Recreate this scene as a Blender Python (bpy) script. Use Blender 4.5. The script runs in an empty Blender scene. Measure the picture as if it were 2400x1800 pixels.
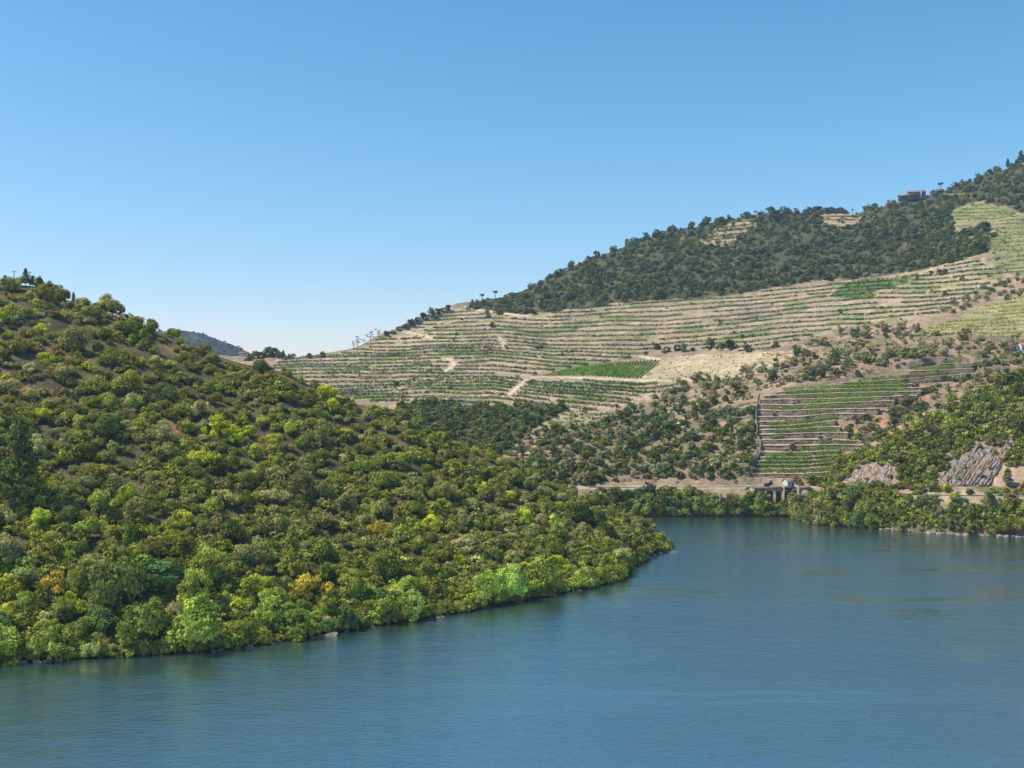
import bpy, math, random
import numpy as np
R_=math.radians
rng=np.random.default_rng(7); random.seed(7)
C=bpy.context.scene.collection
SC=bpy.context.scene
# ---------------------------------------------------------------- camera, sky, sun, exposure
F=2573.0; HZ=60.0; HV=900.0      # focal length in photo pixels, eye height in metres, horizon line
cam_d=bpy.data.cameras.new('camera'); cam=bpy.data.objects.new('camera',cam_d); C.objects.link(cam)
cam.location=(0,0,HZ); cam.rotation_euler=(R_(90),0,0)
cam_d.sensor_width=36; cam_d.lens=36*F/2400; cam_d.clip_start=1; cam_d.clip_end=12000
SC.camera=cam
w=bpy.data.worlds.new('World'); SC.world=w; w.use_nodes=True
nt=w.node_tree; nt.nodes.clear()
SKR,SKM,SKG,SKN=1.58,.952,1.04,.92
SUN_EL,SUN_AZ=54,-97            # degrees; azimuth clockwise from the view direction
sky=nt.nodes.new('ShaderNodeTexSky'); sky.sky_type='NISHITA'; sky.sun_disc=False
sky.sun_elevation=R_(SUN_EL); sky.sun_rotation=R_(SUN_AZ)
sky.altitude=0; sky.air_density=1.0; sky.dust_density=0.3; sky.ozone_density=1.3
bg=nt.nodes.new('ShaderNodeBackground'); bg.inputs['Strength'].default_value=0.13
wo=nt.nodes.new('ShaderNodeOutputWorld')
def wm(op,a,b,c=None):
    n=nt.nodes.new('ShaderNodeMath'); n.operation=op
    for i,x in enumerate((a,b,c)):
        if x is None: continue
        if hasattr(x,'links'): nt.links.new(x,n.inputs[i])
        else: n.inputs[i].default_value=x
    return n.outputs[0]
sp=nt.nodes.new('ShaderNodeSeparateColor'); nt.links.new(sky.outputs[0],sp.inputs[0]); cb=nt.nodes.new('ShaderNodeCombineColor')
K=.16      # white balance of the clear sky: cooler zenith, neutral horizon
nt.links.new(wm('MULTIPLY',wm('POWER',wm('MULTIPLY',sp.outputs[0],K),SKR),SKM/K),cb.inputs[0])
nt.links.new(wm('MULTIPLY',wm('POWER',wm('MULTIPLY',sp.outputs[1],K),SKG),SKN/K),cb.inputs[1])
nt.links.new(wm('MULTIPLY_ADD',sp.outputs[0],.12,wm('MULTIPLY',sp.outputs[2],.97)),cb.inputs[2])
nt.links.new(cb.outputs[0],bg.inputs['Color']); nt.links.new(bg.outputs[0],wo.inputs[0])
ld=bpy.data.lights.new('sun','SUN'); ld.energy=4.9; ld.angle=R_(0.5); ld.color=(1,0.94,0.84)
sun=bpy.data.objects.new('sun',ld); C.objects.link(sun)
sd=np.array([math.sin(R_(SUN_AZ))*math.cos(R_(SUN_EL)),math.cos(R_(SUN_AZ))*math.cos(R_(SUN_EL)),math.sin(R_(SUN_EL))])
import mathutils
sun.rotation_euler=mathutils.Vector(sd).to_track_quat('Z','Y').to_euler()
SC.view_settings.view_transform='Standard'; SC.view_settings.look='None'; SC.view_settings.gamma=1; SC.view_settings.exposure=0.3
SC.cycles.max_bounces=6; SC.cycles.diffuse_bounces=3; SC.cycles.glossy_bounces=2; SC.cycles.transmission_bounces=2; SC.cycles.transparent_max_bounces=4; SC.cycles.volume_bounces=0
# ---------------------------------------------------------------- noise
_p=rng.permutation(512); _p=np.concatenate([_p,_p]); _ga=rng.random(1024)*2*math.pi
def perlin(x,y):
    x=np.asarray(x,float); y=np.asarray(y,float); x,y=np.broadcast_arrays(x,y)
    xi=np.floor(x).astype(int); yi=np.floor(y).astype(int); xf=x-xi; yf=y-yi
    def g(a,b,dx,dy):
        h=_p[(_p[a&511]+b)&511]; an=_ga[h]; return np.cos(an)*dx+np.sin(an)*dy
    u=xf*xf*xf*(xf*(xf*6-15)+10); v=yf*yf*yf*(yf*(yf*6-15)+10)
    a=g(xi,yi,xf,yf); b=g(xi+1,yi,xf-1,yf); c=g(xi,yi+1,xf,yf-1); d=g(xi+1,yi+1,xf-1,yf-1)
    return 1.5*((a*(1-u)+b*u)*(1-v)+(c*(1-u)+d*u)*v)
def fbm(x,y,o=4,g=0.5):
    s=0;a=1
    for i in range(o): s=s+a*perlin(np.asarray(x)*2**i+13.7*i,np.asarray(y)*2**i-7.3*i); a*=g
    return s
def pchip(xk,yk,x):
    xk=np.asarray(xk,float); yk=np.asarray(yk,float); h=np.diff(xk); d=np.diff(yk)/h
    m=np.zeros(len(xk)); m[0]=d[0]; m[-1]=d[-1]
    for i in range(1,len(xk)-1):
        if d[i-1]*d[i]>0: m[i]=2*d[i-1]*d[i]/(d[i-1]+d[i])
    x=np.clip(x,xk[0],xk[-1]); i=np.clip(np.searchsorted(xk,x)-1,0,len(xk)-2); t=(x-xk[i])/h[i]
    return (2*t**3-3*t**2+1)*yk[i]+(t**3-2*t**2+t)*h[i]*m[i]+(-2*t**3+3*t**2)*yk[i+1]+(t**3-t**2)*h[i]*m[i+1]
def inpoly(u,v,P):
    u=np.asarray(u,float); v=np.asarray(v,float); r=np.zeros(np.broadcast(u,v).shape,bool)
    n=len(P)
    for i in range(n):
        x0,y0=P[i]; x1,y1=P[(i+1)%n]
        if y0==y1: continue
        c=((y0>v)!=(y1>v))&(u<(x1-x0)*(v-y0)/(y1-y0)+x0); r^=c
    return r
# ---------------------------------------------------------------- meshes and tagging
def tag(o,label=None,cat=None,group=None,kind=None):
    if label: o['label']=label
    if cat: o['category']=cat
    if group: o['group']=group
    if kind: o['kind']=kind
    return o
def link(o,parent=None):
    C.objects.link(o)
    if parent is not None: o.parent=parent
    return o
def mesh_from(name,V,Q,mat=None,tint=None,smooth=False,midx=None):
    V=np.asarray(V,np.float32); Q=np.asarray(Q,np.int32); me=bpy.data.meshes.new(name)
    k=Q.shape[1]; me.vertices.add(len(V)); me.vertices.foreach_set('co',V.ravel())
    me.loops.add(Q.size); me.loops.foreach_set('vertex_index',Q.ravel())
    me.polygons.add(len(Q)); me.polygons.foreach_set('loop_start',np.arange(0,Q.size,k,dtype=np.int32))
    try: me.polygons.foreach_set('loop_total',np.full(len(Q),k,np.int32))
    except Exception: pass
    if smooth: me.polygons.foreach_set('use_smooth',np.ones(len(Q),bool))
    for m in (mat if isinstance(mat,(list,tuple)) else [mat]):
        if m: me.materials.append(m)
    if midx is not None: me.polygons.foreach_set('material_index',np.asarray(midx,np.int32))
    if tint is not None:
        a=me.color_attributes.new('tint','FLOAT_COLOR','POINT')
        t=np.ones((len(V),4),np.float32); tt=np.asarray(tint)
        if tt.ndim==1: t[:,:3]=tt[:,None]
        else: t[:,:3]=tt[:,:3]
        a.data.foreach_set('color',t.ravel())
    me.update(calc_edges=True); me.validate()
    return me
def obj(name,me,parent=None,loc=None,color=None):
    o=bpy.data.objects.new(name,me)
    if loc is not None: o.location=loc
    if color is not None: o.color=(*color[:3],1)
    return link(o,parent)
def empty(name,loc,rz=0):
    o=bpy.data.objects.new(name,None); o.location=loc; o.rotation_euler=(0,0,rz); o.empty_display_size=0.5
    return link(o)
class MB:
    """collects boxes, tubes, prisms and free quads into ONE mesh"""
    def __init__(s): s.v=[]; s.q=[]; s.n=0
    def add(s,V,Q):
        V=np.asarray(V,float); s.v.append(V); s.q.append(np.asarray(Q,int)+s.n); s.n+=len(V)
    def box(s,x0,x1,y0,y1,z0,z1):
        V=[(x,y,z) for z in (z0,z1) for x,y in ((x0,y0),(x1,y0),(x1,y1),(x0,y1))]
        s.add(V,[(3,2,1,0),(4,5,6,7),(0,1,5,4),(1,2,6,5),(2,3,7,6),(3,0,4,7)])
    def tube(s,p0,p1,r0,r1,k=6):
        p0=np.array(p0,float); p1=np.array(p1,float); d=p1-p0; L=np.linalg.norm(d); d/=max(L,1e-6)
        a=np.cross(d,[0,0,1] if abs(d[2])<.9 else [1,0,0]); a/=np.linalg.norm(a); b=np.cross(d,a)
        an=np.arange(k)*2*math.pi/k; ring=np.cos(an)[:,None]*a+np.sin(an)[:,None]*b
        V=np.vstack([p0+ring*r0,p1+ring*r1])
        Q=[(i,(i+1)%k,k+(i+1)%k,k+i) for i in range(k)]
        s.add(V,Q)
    def me(s,name,mat,xf=None,smooth=False):
        V=np.vstack(s.v)
        return mesh_from(name,V,np.vstack(s.q),mat,smooth=smooth)
# ---------------------------------------------------------------- materials
def newmat(name):
    m=bpy.data.materials.new(name); m.use_nodes=True; t=m.node_tree; t.nodes.clear()
    o=t.nodes.new('ShaderNodeOutputMaterial'); return m,t,o
def N(t,ty,**k):
    n=t.nodes.new(ty)
    for a,b in k.items():
        if a in n.inputs: n.inputs[a].default_value=b
        else: setattr(n,a,b)
    return n
def mixc(t,a,b,f,mode='MIX'):
    m=t.nodes.new('ShaderNodeMix'); m.data_type='RGBA'; m.blend_type=mode
    for s,i in ((a,6),(b,7)):
        if hasattr(s,'links'): t.links.new(s,m.inputs[i])
        else: m.inputs[i].default_value=(*s,1)
    if hasattr(f,'links'): t.links.new(f,m.inputs[0])
    else: m.inputs[0].default_value=f
    return m.outputs[2]
def noise(t,scale,detail=3,rough=.55,vec=None,dist=0):
    n=N(t,'ShaderNodeTexNoise'); n.inputs['Scale'].default_value=scale; n.inputs['Detail'].default_value=detail
    n.inputs['Roughness'].default_value=rough; n.inputs['Distortion'].default_value=dist
    if vec is None:
        tc=N(t,'ShaderNodeTexCoord'); vec=tc.outputs['Object']
    t.links.new(vec,n.inputs['Vector']); return n.outputs['Fac']
def ramp(t,f,stops):
    r=N(t,'ShaderNodeValToRGB'); e=r.color_ramp.elements
    while len(e)<len(stops): e.new(.5)
    for q,(p,c) in zip(e,stops): q.position=p; q.color=(*c,1) if len(c)==3 else c
    t.links.new(f,r.inputs[0]); return r.outputs[0]
def g3(x): return (x,x,x)
# foliage: object colour x per-leaf tint
def leafmat(name,trans=.28):
    m,t,o=newmat(name)
    oi=N(t,'ShaderNodeObjectInfo'); at=N(t,'ShaderNodeAttribute',attribute_name='tint')
    c=mixc(t,oi.outputs['Color'],at.outputs['Color'],1.0,'MULTIPLY')
    d=N(t,'ShaderNodeBsdfDiffuse'); tr=N(t,'ShaderNodeBsdfTranslucent')
    t.links.new(c,d.inputs['Color'])
    c2=mixc(t,c,(1.05,1.0,.45),1.0,'MULTIPLY'); t.links.new(c2,tr.inputs['Color'])
    ms=N(t,'ShaderNodeMixShader'); ms.inputs[0].default_value=trans
    t.links.new(d.outputs[0],ms.inputs[1]); t.links.new(tr.outputs[0],ms.inputs[2]); t.links.new(ms.outputs[0],o.inputs[0]); return m
M_leaf=leafmat('foliage')
def plain(name,col,var=.25,scale=1.0,rough=.9,bump=0,col2=None,detail=4):
    m,t,o=newmat(name); p=N(t,'ShaderNodeBsdfPrincipled'); p.inputs['Roughness'].default_value=rough
    p.inputs['Specular IOR Level'].default_value=.2
    f=noise(t,scale,detail)
    lo=tuple(c*(1-var) for c in col); hi=tuple(min(1,c*(1+var)) for c in (col2 or col))
    t.links.new(ramp(t,f,[(.3,lo),(.7,hi)]),p.inputs['Base Color'])
    if bump:
        b=N(t,'ShaderNodeBump'); b.inputs['Strength'].default_value=bump; b.inputs['Distance'].default_value=.3
        t.links.new(f,b.inputs['Height']); t.links.new(b.outputs[0],p.inputs['Normal'])
    t.links.new(p.outputs[0],o.inputs[0]); return m
M_bark=plain('bark',(.16,.12,.09),.35,3)
M_dead=plain('bleached_wood',(.45,.42,.38),.2,3)
M_pole=plain('creosoted_pole',(.10,.085,.07),.2,4)
M_stone=plain('dry_stone',(.165,.122,.070),.4,1.3,.9,.8,(.215,.17,.11),6)
M_pale=plain('pale_stone',(.36,.28,.19),.2,.8,.9,.3)
M_greyst=plain('grey_stone',(.25,.24,.235),.3,1.2,.9,.5)
M_path=plain('path_earth',(.50,.39,.30),.15,.5)
M_soil=plain('terrace_soil',(.46,.33,.235),.22,.5,.95,.3)
M_white=plain('white_wash',(.60,.57,.52),.06,1)
M_tile=plain('roof_tile',(.26,.14,.105),.35,2)
M_darkwall=plain('dark_wall',(.11,.085,.075),.25,1)
M_glass=plain('dark_glass',(.03,.04,.05),.1,1,.2)
M_steel=plain('dark_steel',(.05,.055,.065),.2,1,.6)
M_orange=plain('orange_net',(.65,.13,.05),.1,1)
M_bluep=plain('blue_tarp',(.06,.35,.72),.1,1)
M_pink=plain('pink_wall',(.50,.42,.38),.1,.3)
def groundmat(name,s1,s2,bump,amt=.35):
    m,t,o=newmat(name); p=N(t,'ShaderNodeBsdfPrincipled'); p.inputs['Roughness'].default_value=.95; p.inputs['Specular IOR Level'].default_value=.1
    at=N(t,'ShaderNodeAttribute',attribute_name='tint')
    f=noise(t,s1,6,.65); r=ramp(t,f,[(.3,g3(1-amt)),(.7,g3(1+amt*.8))])
    c=mixc(t,at.outputs['Color'],r,1,'MULTIPLY')
    f2=noise(t,s2,5,.6); r2=ramp(t,f2,[(.42,(.78,.80,.74)),(.6,(1.08,1.03,.98))])
    c=mixc(t,c,r2,1,'MULTIPLY')
    t.links.new(c,p.inputs['Base Color'])
    b=N(t,'ShaderNodeBump'); b.inputs['Strength'].default_value=.9; b.inputs['Distance'].default_value=bump
    t.links.new(f,b.inputs['Height']); t.links.new(b.outputs[0],p.inputs['Normal']); t.links.new(p.outputs[0],o.inputs[0]); return m
M_gfar=groundmat('far_hill_ground',.35,.05,1.2); M_gnear=groundmat('near_hill_ground',.8,.12,.5,.45)
def rockmat(name,base,dark,rust,dipx=.55):
    m,t,o=newmat(name); p=N(t,'ShaderNodeBsdfPrincipled'); p.inputs['Roughness'].default_value=.85; p.inputs['Specular IOR Level'].default_value=.25
    tc=N(t,'ShaderNodeTexCoord'); mp=N(t,'ShaderNodeMapping'); mp.inputs['Rotation'].default_value=(0,R_(34),0); mp.inputs['Scale'].default_value=(1.0,.35,.09)
    t.links.new(tc.outputs['Object'],mp.inputs[0])
    f=noise(t,1.1,8,.68,mp.outputs[0],.4); c=ramp(t,f,[(.33,dark),(.5,base),(.66,tuple(x*1.55 for x in base))])
    f2=noise(t,.12,4,.6); c=mixc(t,c,rust,ramp(t,f2,[(.42,g3(0)),(.62,g3(.8))]))
    t.links.new(c,p.inputs['Base Color']); b=N(t,'ShaderNodeBump'); b.inputs['Strength'].default_value=1; b.inputs['Distance'].default_value=1.2
    t.links.new(f,b.inputs['Height']); t.links.new(b.outputs[0],p.inputs['Normal']); t.links.new(p.outputs[0],o.inputs[0]); return m
M_cliff=rockmat('schist_cliff',(.255,.225,.195),(.12,.10,.08),(.34,.22,.13))
M_cliff2=rockmat('brown_schist_cliff',(.32,.25,.20),(.12,.09,.07),(.36,.22,.13))
M_rock=plain('boulder_rock',(.15,.125,.095),.55,.9,.85,1,(.23,.19,.15),6)
M_drock=plain('dark_schist',(.15,.115,.10),.5,.6,.85,1,(.2,.155,.13),6)
# water
SLICK=[(1840,1253,60,5),(2110,1267,50,4),(1930,1345,130,8),(1460,1415,75,22),(1990,1400,60,20),(2150,1440,150,30),(2330,1388,90,14),(2250,1530,120,35),(2050,1290,90,5),(1750,1290,40,4),(2360,1310,60,8),(1640,1354,30,4)]
def watermat():
    m,t,o=newmat('river_water')
    tc=N(t,'ShaderNodeTexCoord')
    def mapped(sx,sy,rz=0):
        mp=N(t,'ShaderNodeMapping'); mp.inputs['Scale'].default_value=(sx,sy,1); mp.inputs['Rotation'].default_value=(0,0,R_(rz)); t.links.new(tc.outputs['Object'],mp.inputs[0]); return mp.outputs[0]
    n1=noise(t,1.0,4,.6,mapped(.5,1.0,12)); n2=noise(t,1.0,3,.6,mapped(1.5,2.4,-20)); n3=noise(t,1.0,2,.5,mapped(.1,.2,30))
    big=noise(t,1.0,4,.6,mapped(.0045,.022,14),.9); sl=ramp(t,big,[(.34,g3(.25)),(.42,g3(.8)),(.6,g3(1)),(.72,g3(1.0))])
    a=N(t,'ShaderNodeMath',operation='MULTIPLY_ADD'); t.links.new(n2,a.inputs[0]); a.inputs[1].default_value=.4; t.links.new(n1,a.inputs[2])
    a2=N(t,'ShaderNodeMath',operation='MULTIPLY_ADD'); t.links.new(n3,a2.inputs[0]); a2.inputs[1].default_value=1.1; t.links.new(a.outputs[0],a2.inputs[2])
    # calm patches where the far slope is mirrored, broken into streaks
    geo=N(t,'ShaderNodeNewGeometry'); msk=None
    for (u,v,ru,rv) in SLICK:
        Y=HZ*F/(v-HV); c=((u-1200)/F*Y,Y,0); r=(ru/F*Y,Y*Y/(HZ*F)*rv)
        q=N(t,'ShaderNodeMapping'); q.inputs['Location'].default_value=(-c[0]/r[0],-c[1]/r[1],0); q.inputs['Scale'].default_value=(1/r[0],1/r[1],0)
        t.links.new(geo.outputs['Position'],q.inputs[0]); L=N(t,'ShaderNodeVectorMath',operation='LENGTH'); t.links.new(q.outputs[0],L.inputs[0])
        e=N(t,'ShaderNodeMapRange'); e.inputs['From Min'].default_value=1.25; e.inputs['From Max'].default_value=.3; t.links.new(L.outputs['Value'],e.inputs['Value'])
        if msk is None: msk=e.outputs[0]
        else:
            mx=N(t,'ShaderNodeMath',operation='MAXIMUM'); t.links.new(msk,mx.inputs[0]); t.links.new(e.outputs[0],mx.inputs[1]); msk=mx.outputs[0]
    fn=noise(t,1.0,4,.65,mapped(.16,.5,6)); th=N(t,'ShaderNodeMath',operation='MULTIPLY_ADD'); t.links.new(msk,th.inputs[0]); th.inputs[1].default_value=.27; t.links.new(fn,th.inputs[2])
    cut=N(t,'ShaderNodeMapRange'); cut.inputs['From Min'].default_value=.68; cut.inputs['From Max'].default_value=.78; cut.inputs['To Min'].default_value=1; cut.inputs['To Max'].default_value=.12; t.links.new(th.outputs[0],cut.inputs['Value'])
    sm=N(t,'ShaderNodeMath',operation='MULTIPLY'); t.links.new(sl,sm.inputs[0]); t.links.new(cut.outputs[0],sm.inputs[1])
    b=N(t,'ShaderNodeBump'); b.inputs['Distance'].default_value=WB; t.links.new(sm.outputs[0],b.inputs['Strength']); t.links.new(a2.outputs[0],b.inputs['Height'])
    d=N(t,'ShaderNodeBsdfDiffuse'); d.inputs['Color'].default_value=(.030,.066,.072,1)
    g=N(t,'ShaderNodeBsdfGlossy'); g.inputs['Roughness'].default_value=.12; g.inputs['Color'].default_value=(.95,1,1,1); t.links.new(b.outputs[0],g.inputs['Normal'])
    fr=N(t,'ShaderNodeFresnel'); fr.inputs['IOR'].default_value=1.6; t.links.new(b.outputs[0],fr.inputs['Normal'])
    f=N(t,'ShaderNodeMath',operation='MULTIPLY_ADD'); t.links.new(fr.outputs[0],f.inputs[0]); f.inputs[1].default_value=.50; f.inputs[2].default_value=.52; f.use_clamp=True
    ms=N(t,'ShaderNodeMixShader'); t.links.new(f.outputs[0],ms.inputs[0]); t.links.new(d.outputs[0],ms.inputs[1]); t.links.new(g.outputs[0],ms.inputs[2]); t.links.new(ms.outputs[0],o.inputs[0]); return m
WB=.18
M_water=watermat()
# ---------------------------------------------------------------- terrain sheets
def P3(u,v,Y): return np.array([(u-1200)/F*Y,Y,HZ-(v-HV)/F*Y])
def uv(x,y,z): return 1200+x/y*F, HV+(HZ-z)/y*F
def cv(pts):   # (u,v,Y)
    a=np.array(pts,float)
    def f(us):
        v=pchip(a[:,0],a[:,1],us); Y=pchip(a[:,0],a[:,2],us); return Y,HZ-(v-HV)/F*Y
    return f
def cz(pts):   # (u,Y,z)
    a=np.array(pts,float)
    def f(us): return pchip(a[:,0],a[:,1],us),pchip(a[:,0],a[:,2],us)
    return f
class Sheet:
    def __init__(s,us,curves,nseg,amp=None,wl=60,oct=4):
        s.us=us; Ys=[];Zs=[]
        for c in curves: y,z=c(us); Ys.append(y); Zs.append(z)
        Y=np.array(Ys); Z=np.array(Zs); n=len(curves)
        def slopes(A):
            d=np.diff(A,axis=0); m=np.zeros_like(A); m[0]=d[0]; m[-1]=d[-1]
            for i in range(1,n-1):
                ok=d[i-1]*d[i]>0; m[i]=np.where(ok,2*d[i-1]*d[i]/np.where(ok,d[i-1]+d[i],1),0)
            return m
        mY,mZ=slopes(Y),slopes(Z); oy=[];oz=[];s.seg=[]
        for i in range(n-1):
            for t in np.arange(nseg[i])/nseg[i]:
                h=[2*t**3-3*t**2+1,t**3-2*t**2+t,-2*t**3+3*t**2,t**3-t**2]
                oy.append(h[0]*Y[i]+h[1]*mY[i]+h[2]*Y[i+1]+h[3]*mY[i+1]); oz.append(h[0]*Z[i]+h[1]*mZ[i]+h[2]*Z[i+1]+h[3]*mZ[i+1]); s.seg.append(i+t)
        oy.append(Y[-1]); oz.append(Z[-1]); s.seg.append(n-1)
        s.Y=np.array(oy); s.Z=np.array(oz); s.seg=np.array(s.seg); s.X=(us[None,:]-1200)/F*s.Y
        if amp is not None: s.Z=s.Z+amp(s.seg)[:,None]*fbm(s.X/wl,s.Y/wl,oct)
        s.env()
    def env(s):
        s.V=HV+(HZ-s.Z)/s.Y*F; s.Vm=np.minimum.accumulate(s.V,axis=0)
    def loc(s,u,v):
        i=int(np.clip(round((u-s.us[0])/(s.us[1]-s.us[0])),0,len(s.us)-1)); col=s.Vm[:,i]
        k=int(np.searchsorted(-col,-v))
        if k>=len(col): return None
        if k==0: k=1
        a,b=s.V[k-1,i],s.V[k,i]; t=0 if abs(a-b)<1e-6 else np.clip((a-v)/(a-b),0,1)
        Y=s.Y[k-1,i]*(1-t)+s.Y[k,i]*t; Z=s.Z[k-1,i]*(1-t)+s.Z[k,i]*t
        return np.array([(u-1200)/F*Y,Y,Z])
    def top(s,u):
        i=int(np.clip(round((u-s.us[0])/(s.us[1]-s.us[0])),0,len(s.us)-1)); return s.Vm[-1,i]
    def build(s,name,mat,tint):
        nt_,nu=s.Y.shape; V=np.stack([s.X,s.Y,s.Z],-1).reshape(-1,3)
        a=np.arange(nt_*nu).reshape(nt_,nu); Q=np.stack([a[:-1,:-1],a[:-1,1:],a[1:,1:],a[1:,:-1]],-1).reshape(-1,4)
        me=mesh_from(name,V,Q,mat,tint=tint.reshape(-1,3),smooth=True); o=obj(name,me); tag(o,kind='structure'); return o
def blend(a,b,f): return a*(1-f[...,None])+np.asarray(b)*f[...,None]
def sst(x,a,b): t=np.clip((x-a)/(b-a),0,1); return t*t*(3-2*t)
# near hill on the left bank
SH=[(-900,1640,209),(-400,1590,224),(0,1553,236.4),(434,1530,245),(607,1510,253),(868,1469,271.3),(1085,1434,289),(1280,1396,311),(1443,1362,334),(1500,1315,372),(1573,1291,394.8),(1600,1291,394.8)]
SH=[(u,v,HZ*F/(v-HV)) for u,v,_ in SH]
NR=[(-900,330,460),(-400,470,440),(0,664,425),(110,680,425),(170,712,423),(260,735,422),(340,768,420),(430,803,418),(506,832,417),(590,856,416),(673,875,415),(716,898,414),(760,916,414),(825,946,412),(944,966,410),(1000,1000,409),(1042,1024,408),(1100,1052,406),(1193,1090,404),(1302,1139,402),(1410,1186,404),(1519,1234,405),(1550,1262,408)]
usN=np.arange(-900,1601,5.0)
shY,shZ=cv(SH)(usN); rY,rZ=cv(NR)(usN)
fall=sst(usN,1540,1600); rZ=rZ*(1-fall)-3*fall; rZ=np.maximum(rZ,-3); rY=np.where(usN>1540,rY[np.searchsorted(usN,1540)],rY)
rY=np.maximum(rY,shY+6)
arr=lambda Y,Z:(lambda us:(Y,Z))
NH=Sheet(usN,[arr(shY-12,np.full_like(shY,-4)),arr(shY,shZ*0),arr(shY+(rY-shY)*.05,rZ*.035+.6*(1-fall)),arr(shY+(rY-shY)*.45,rZ*.47),arr(rY,rZ),arr(rY+45,rZ*.8-6),arr(rY+150,rZ*.2-12)],[4,10,90,110,12,8],
   amp=lambda s:np.interp(s,[0,1,1.6,2.4,3.7,4,6],[0,.2,.8,1.5,1.2,.6,2]),wl=42)
# far hillside across the river
U=[200,500,700,900,1100,1300,1500,1700,1900,2100,2300,2500,3000]
def row(v,Y): return [(u,a,b) for u,a,b in zip(U,v,Y)]
far=[cz([(200,540,-3),(1400,500,-3),(3000,498,-3)]),cz([(200,552,0),(1100,520,0),(1400,499,0),(3000,499,0)]),
 cz([(200,560,11.6),(1400,508,11.6),(1700,508,11.8),(3000,508,13)]),cz([(200,568,12),(1400,516,12),(1700,515,12.2),(3000,516,13)]),
 cv(row([1100]*13,[575,575,570,560,548,540,532,526,524,524,526,526,530])),
 cv(row([1000]*13,[640,640,630,625,610,602,590,574,562,562,572,575,580])),
 cv(row([905,905,905,905,900,900,905,905,905,905,905,900,890],[800,790,780,770,755,735,700,650,606,602,606,610,620])),
 cv(row([870,868,862,858,850,850,850,850,850,850,850,840,830],[900,890,880,865,850,842,830,765,690,648,642,645,650])),
 cv(row([850,848,845,820,775,772,772,770,770,770,770,760,740],[960,955,950,960,970,970,950,930,890,790,725,720,725])),
 cv(row([842,840,838,798,733,722,706,690,668,650,605,560,450],[990,985,980,1050,1140,1110,1090,1085,1080,1060,1010,1000,990])),
 cv([(200,820,1050),(500,835,1050),(600,838,1030),(700,837,1010),(760,836,1020),(820,822,1040),(860,800,1060),(950,762,1110),(1050,724,1170),(1090,716,1200),(1150,705,1220),(1290,650,1270),(1400,602,1300),(1500,566,1330),(1600,540,1350),(1700,518,1370),(1790,501,1380),(1850,506,1380),(1990,503,1380),(2080,478,1380),(2160,470,1390),(2200,452,1400),(2280,425,1410),(2400,388,1420),(3000,280,1450)])]
gY,gZ=far[-1](np.array([0.]))
def behind(d,dz):
    def f(us): y,z=far[-1 if False else 10](us); return y+d,z-dz
    return f
far+= [behind(60,8),behind(400,70)]
usF=np.arange(200,3001,3.5)
FH=Sheet(usF,far,[3,16,3,50,70,70,60,85,75,95,6,8],amp=lambda s:np.interp(s,[0,1.5,2,3,3.5,5,8,10,12],[0,.5,0,0,1.2,3,4,4,8]),wl=85,oct=5)
# spur at mid right
MS=[(u,v,HZ*F/(v-HV)) for u,v in [(1740,1211),(1790,1216),(1900,1229),(2060,1240),(2200,1250),(2400,1259),(2700,1278),(3100,1300)]]
usM=np.arange(1740,3101,4.0)
mY,_=cv(MS)(usM)
RL=np.interp(usM,[1740,1900,2100,2400,3100],[12.3,12.6,13,14,15])
topY,topZ=cv([(1740,1150,508),(1830,1146,506),(1900,1122,510),(1970,1085,516),(2050,1032,526),(2130,985,536),(2250,925,550),(2400,868,568),(2700,760,600),(3100,600,650)])(usM)
topZ=np.maximum(topZ,RL+.5); topY=np.maximum(topY,mY+24)
bY=mY+np.interp(usM,[1740,1900,2100,3100],[9,11,14,17]); bY=np.minimum(bY,topY-8)
MR=Sheet(usM,[arr(mY-8,mY*0-3),arr(mY,mY*0),arr(bY,RL),arr(bY+6,RL+.15),arr(bY+6+(topY-bY-6)*.4,RL+(topZ-RL)*.56),arr(topY,topZ),arr(topY+18,topZ-7),arr(topY+60,topZ-60)],[3,26,4,50,60,6,6],
   amp=lambda s:np.interp(s,[0,1,2,3,3.4,4.5,5,7],[0,.3,0,0,1.0,1.2,.5,.5]),wl=24)
_f=sst(usM,1852,1965)[None,:]; MR.Z=MR.Z*_f-2.5*(1-_f); MR.env()
_g=((FH.us>1792)&(FH.us<1838))[None,:]&((FH.seg>1.0)&(FH.seg<2.4))[:,None]; FH.Z=np.where(_g,np.minimum(FH.Z,2.0),FH.Z); FH.env()
# distant hill
usD=np.arange(0,900,6.0)
DH=Sheet(usD,[cz([(0,2200,-10),(900,2200,-10)]),cv([(0,880,2300),(900,905,2300)]),cv([(0,840,2700),(200,800,2700),(330,780,2700),(430,775,2700),(470,781,2700),(520,799,2700),(560,815,2700),(590,829,2700),(640,850,2700),(900,885,2700)]),cv([(0,900,2900),(900,915,2900)])],[3,60,6],amp=lambda s:np.interp(s,[0,1,2,3],[0,10,4,3]),wl=160,oct=6)
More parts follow.
